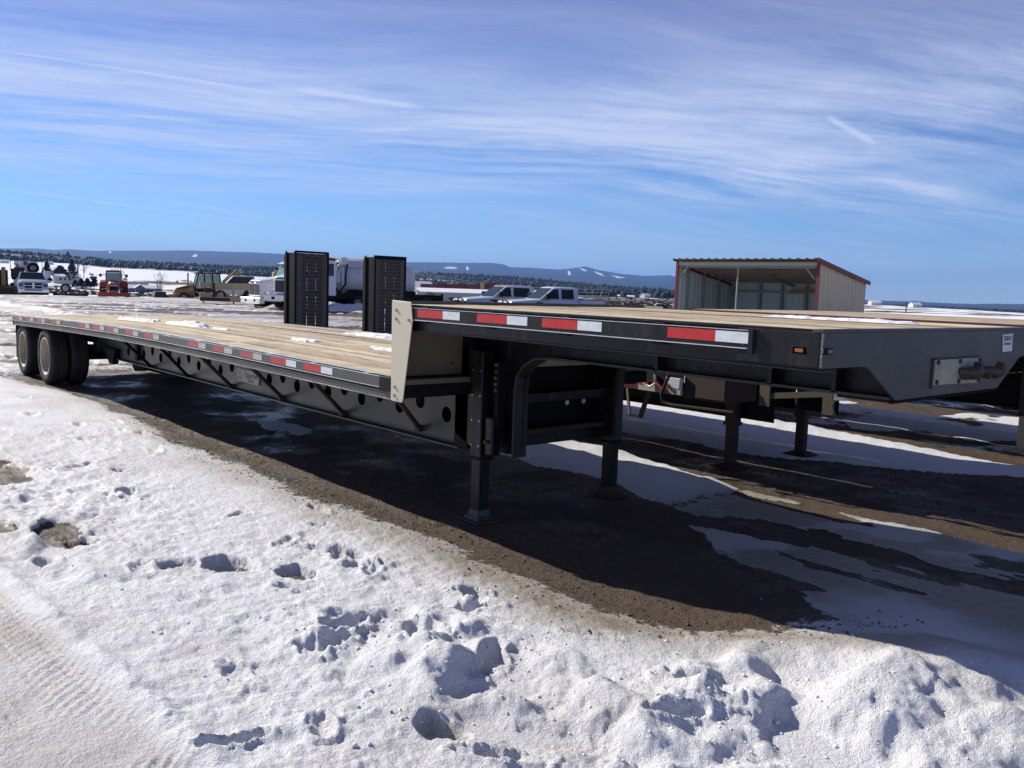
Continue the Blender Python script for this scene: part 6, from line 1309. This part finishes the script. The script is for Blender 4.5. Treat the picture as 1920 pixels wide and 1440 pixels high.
def bare_tree(px, dep, yb, h, label, seed, mat='twig'):
    rs = np.random.RandomState(seed); x, y = place(px, dep); z = CAM[2]-dep*(yb-horiz(px))/FPX; T = thing('bare_tree', label, 'tree', (x, y, z), 0, 'leafless trees beyond the yard')
    tk = MB(); tk.tube([(0, 0, -.5), (.1, 0, h*.35), (0, .1, h*.6)], [h*.022, h*.016, h*.008], 6); tk.obj('trunk', M['wood_pole'], T)
    V = []; F = []
    def br(p, d, L_, r, lv):
        q = p+d*L_; o = len(V); s = np.cross(d, [0, 0, 1.]); s = s/(np.linalg.norm(s)+1e-6)*r
        s2 = np.cross(d, s); s2 = s2/(np.linalg.norm(s2)+1e-6)*r
        V.extend([tuple(p+s), tuple(p-s), tuple(q-s*.5), tuple(q+s*.5), tuple(p+s2), tuple(p-s2), tuple(q-s2*.5), tuple(q+s2*.5)]); F.extend([(o, o+1, o+2, o+3), (o+4, o+5, o+6, o+7)])
        if lv == 0: return
        for _ in range(3 if lv > 1 else 4): nd = d+rs.normal(0, .42, 3)+np.array([0, 0, .16]); br(q*.5+p*.5 if _ == 0 else q, nd/np.linalg.norm(nd), L_*rs.uniform(.6, .85), r*.6, lv-1)
    for k in range(3):
        d = np.array([rs.normal(0, .35), rs.normal(0, .35), 1.]); br(np.array([0, 0, h*.18]), d/np.linalg.norm(d), h*.26, h*.012, 4)
    o = tri_mesh('crown', V, F, [M[mat]]); o.parent = T
bare_tree(146, 435, 520, 9.0, 'tall leafless tree beside the tallest conifer', 1)
bare_tree(157, 430, 521, 8.2, 'leafless tree, second right of the tallest conifer', 2)
bare_tree(100, 450, 518, 6, 'grey leafless tree left of the white farmhouse roof', 3)
bare_tree(295, 300, 551, 5.0, 'leafless shrubby tree at the right end of the blue-grey house', 4)
bare_tree(300, 180, 541, 3.6, 'pale leafless bush above the backhoe bucket', 5)
def shrub(px, dep, yb, h, label):
    x, y = place(px, dep); z = CAM[2]-dep*(yb-horiz(px))/FPX; rs = np.random.RandomState(8); V = []; F = []; T = thing('shrub', label, 'shrub', (x, y, z))
    for k in range(900):
        a = rs.uniform(0, 6.28); t = rs.rand()**.6; r = h*.85*t*rs.uniform(.5, 1); zz = h*rs.uniform(.05, 1)*math.sqrt(max(0, 1-(r/(h*.95))**2)); c = np.array([r*math.cos(a), r*math.sin(a), zz]); s = h*.07; o = len(V)
        V += [tuple(c+rs.normal(0, 1, 3)*s) for _ in range(3)]; F.append((o, o+1, o+2))
    o = tri_mesh('foliage', V, F, [M['sage']]); o.parent = T
    mb = MB(); mb.tube([(0, 0, -.4), (0, 0, h*.6)], .05, 6); mb.obj('stem', M['wood_pole'], T)
shrub(808, 70, 574, 1.05, 'round olive-green shrub in front of the grey warehouse')
# ------------------------------------------------------------------ haze
def haze():
    mb = MB(); mb.box(-13500, 13500, -13500, 13500, -420, 420); m = bpy.data.materials.new('haze'); m.use_nodes = True; nt = m.node_tree; nt.nodes.clear()
    out = N(nt, 'ShaderNodeOutputMaterial'); v = N(nt, 'ShaderNodeVolumePrincipled'); v.inputs['Color'].default_value = (.20, .44, 1, 1); v.inputs['Density'].default_value = 8.5e-5; v.inputs['Anisotropy'].default_value = .1
    L(nt, v.outputs[0], out.inputs['Volume']); o = mb.obj('haze', m); o['kind'] = 'stuff'
haze()
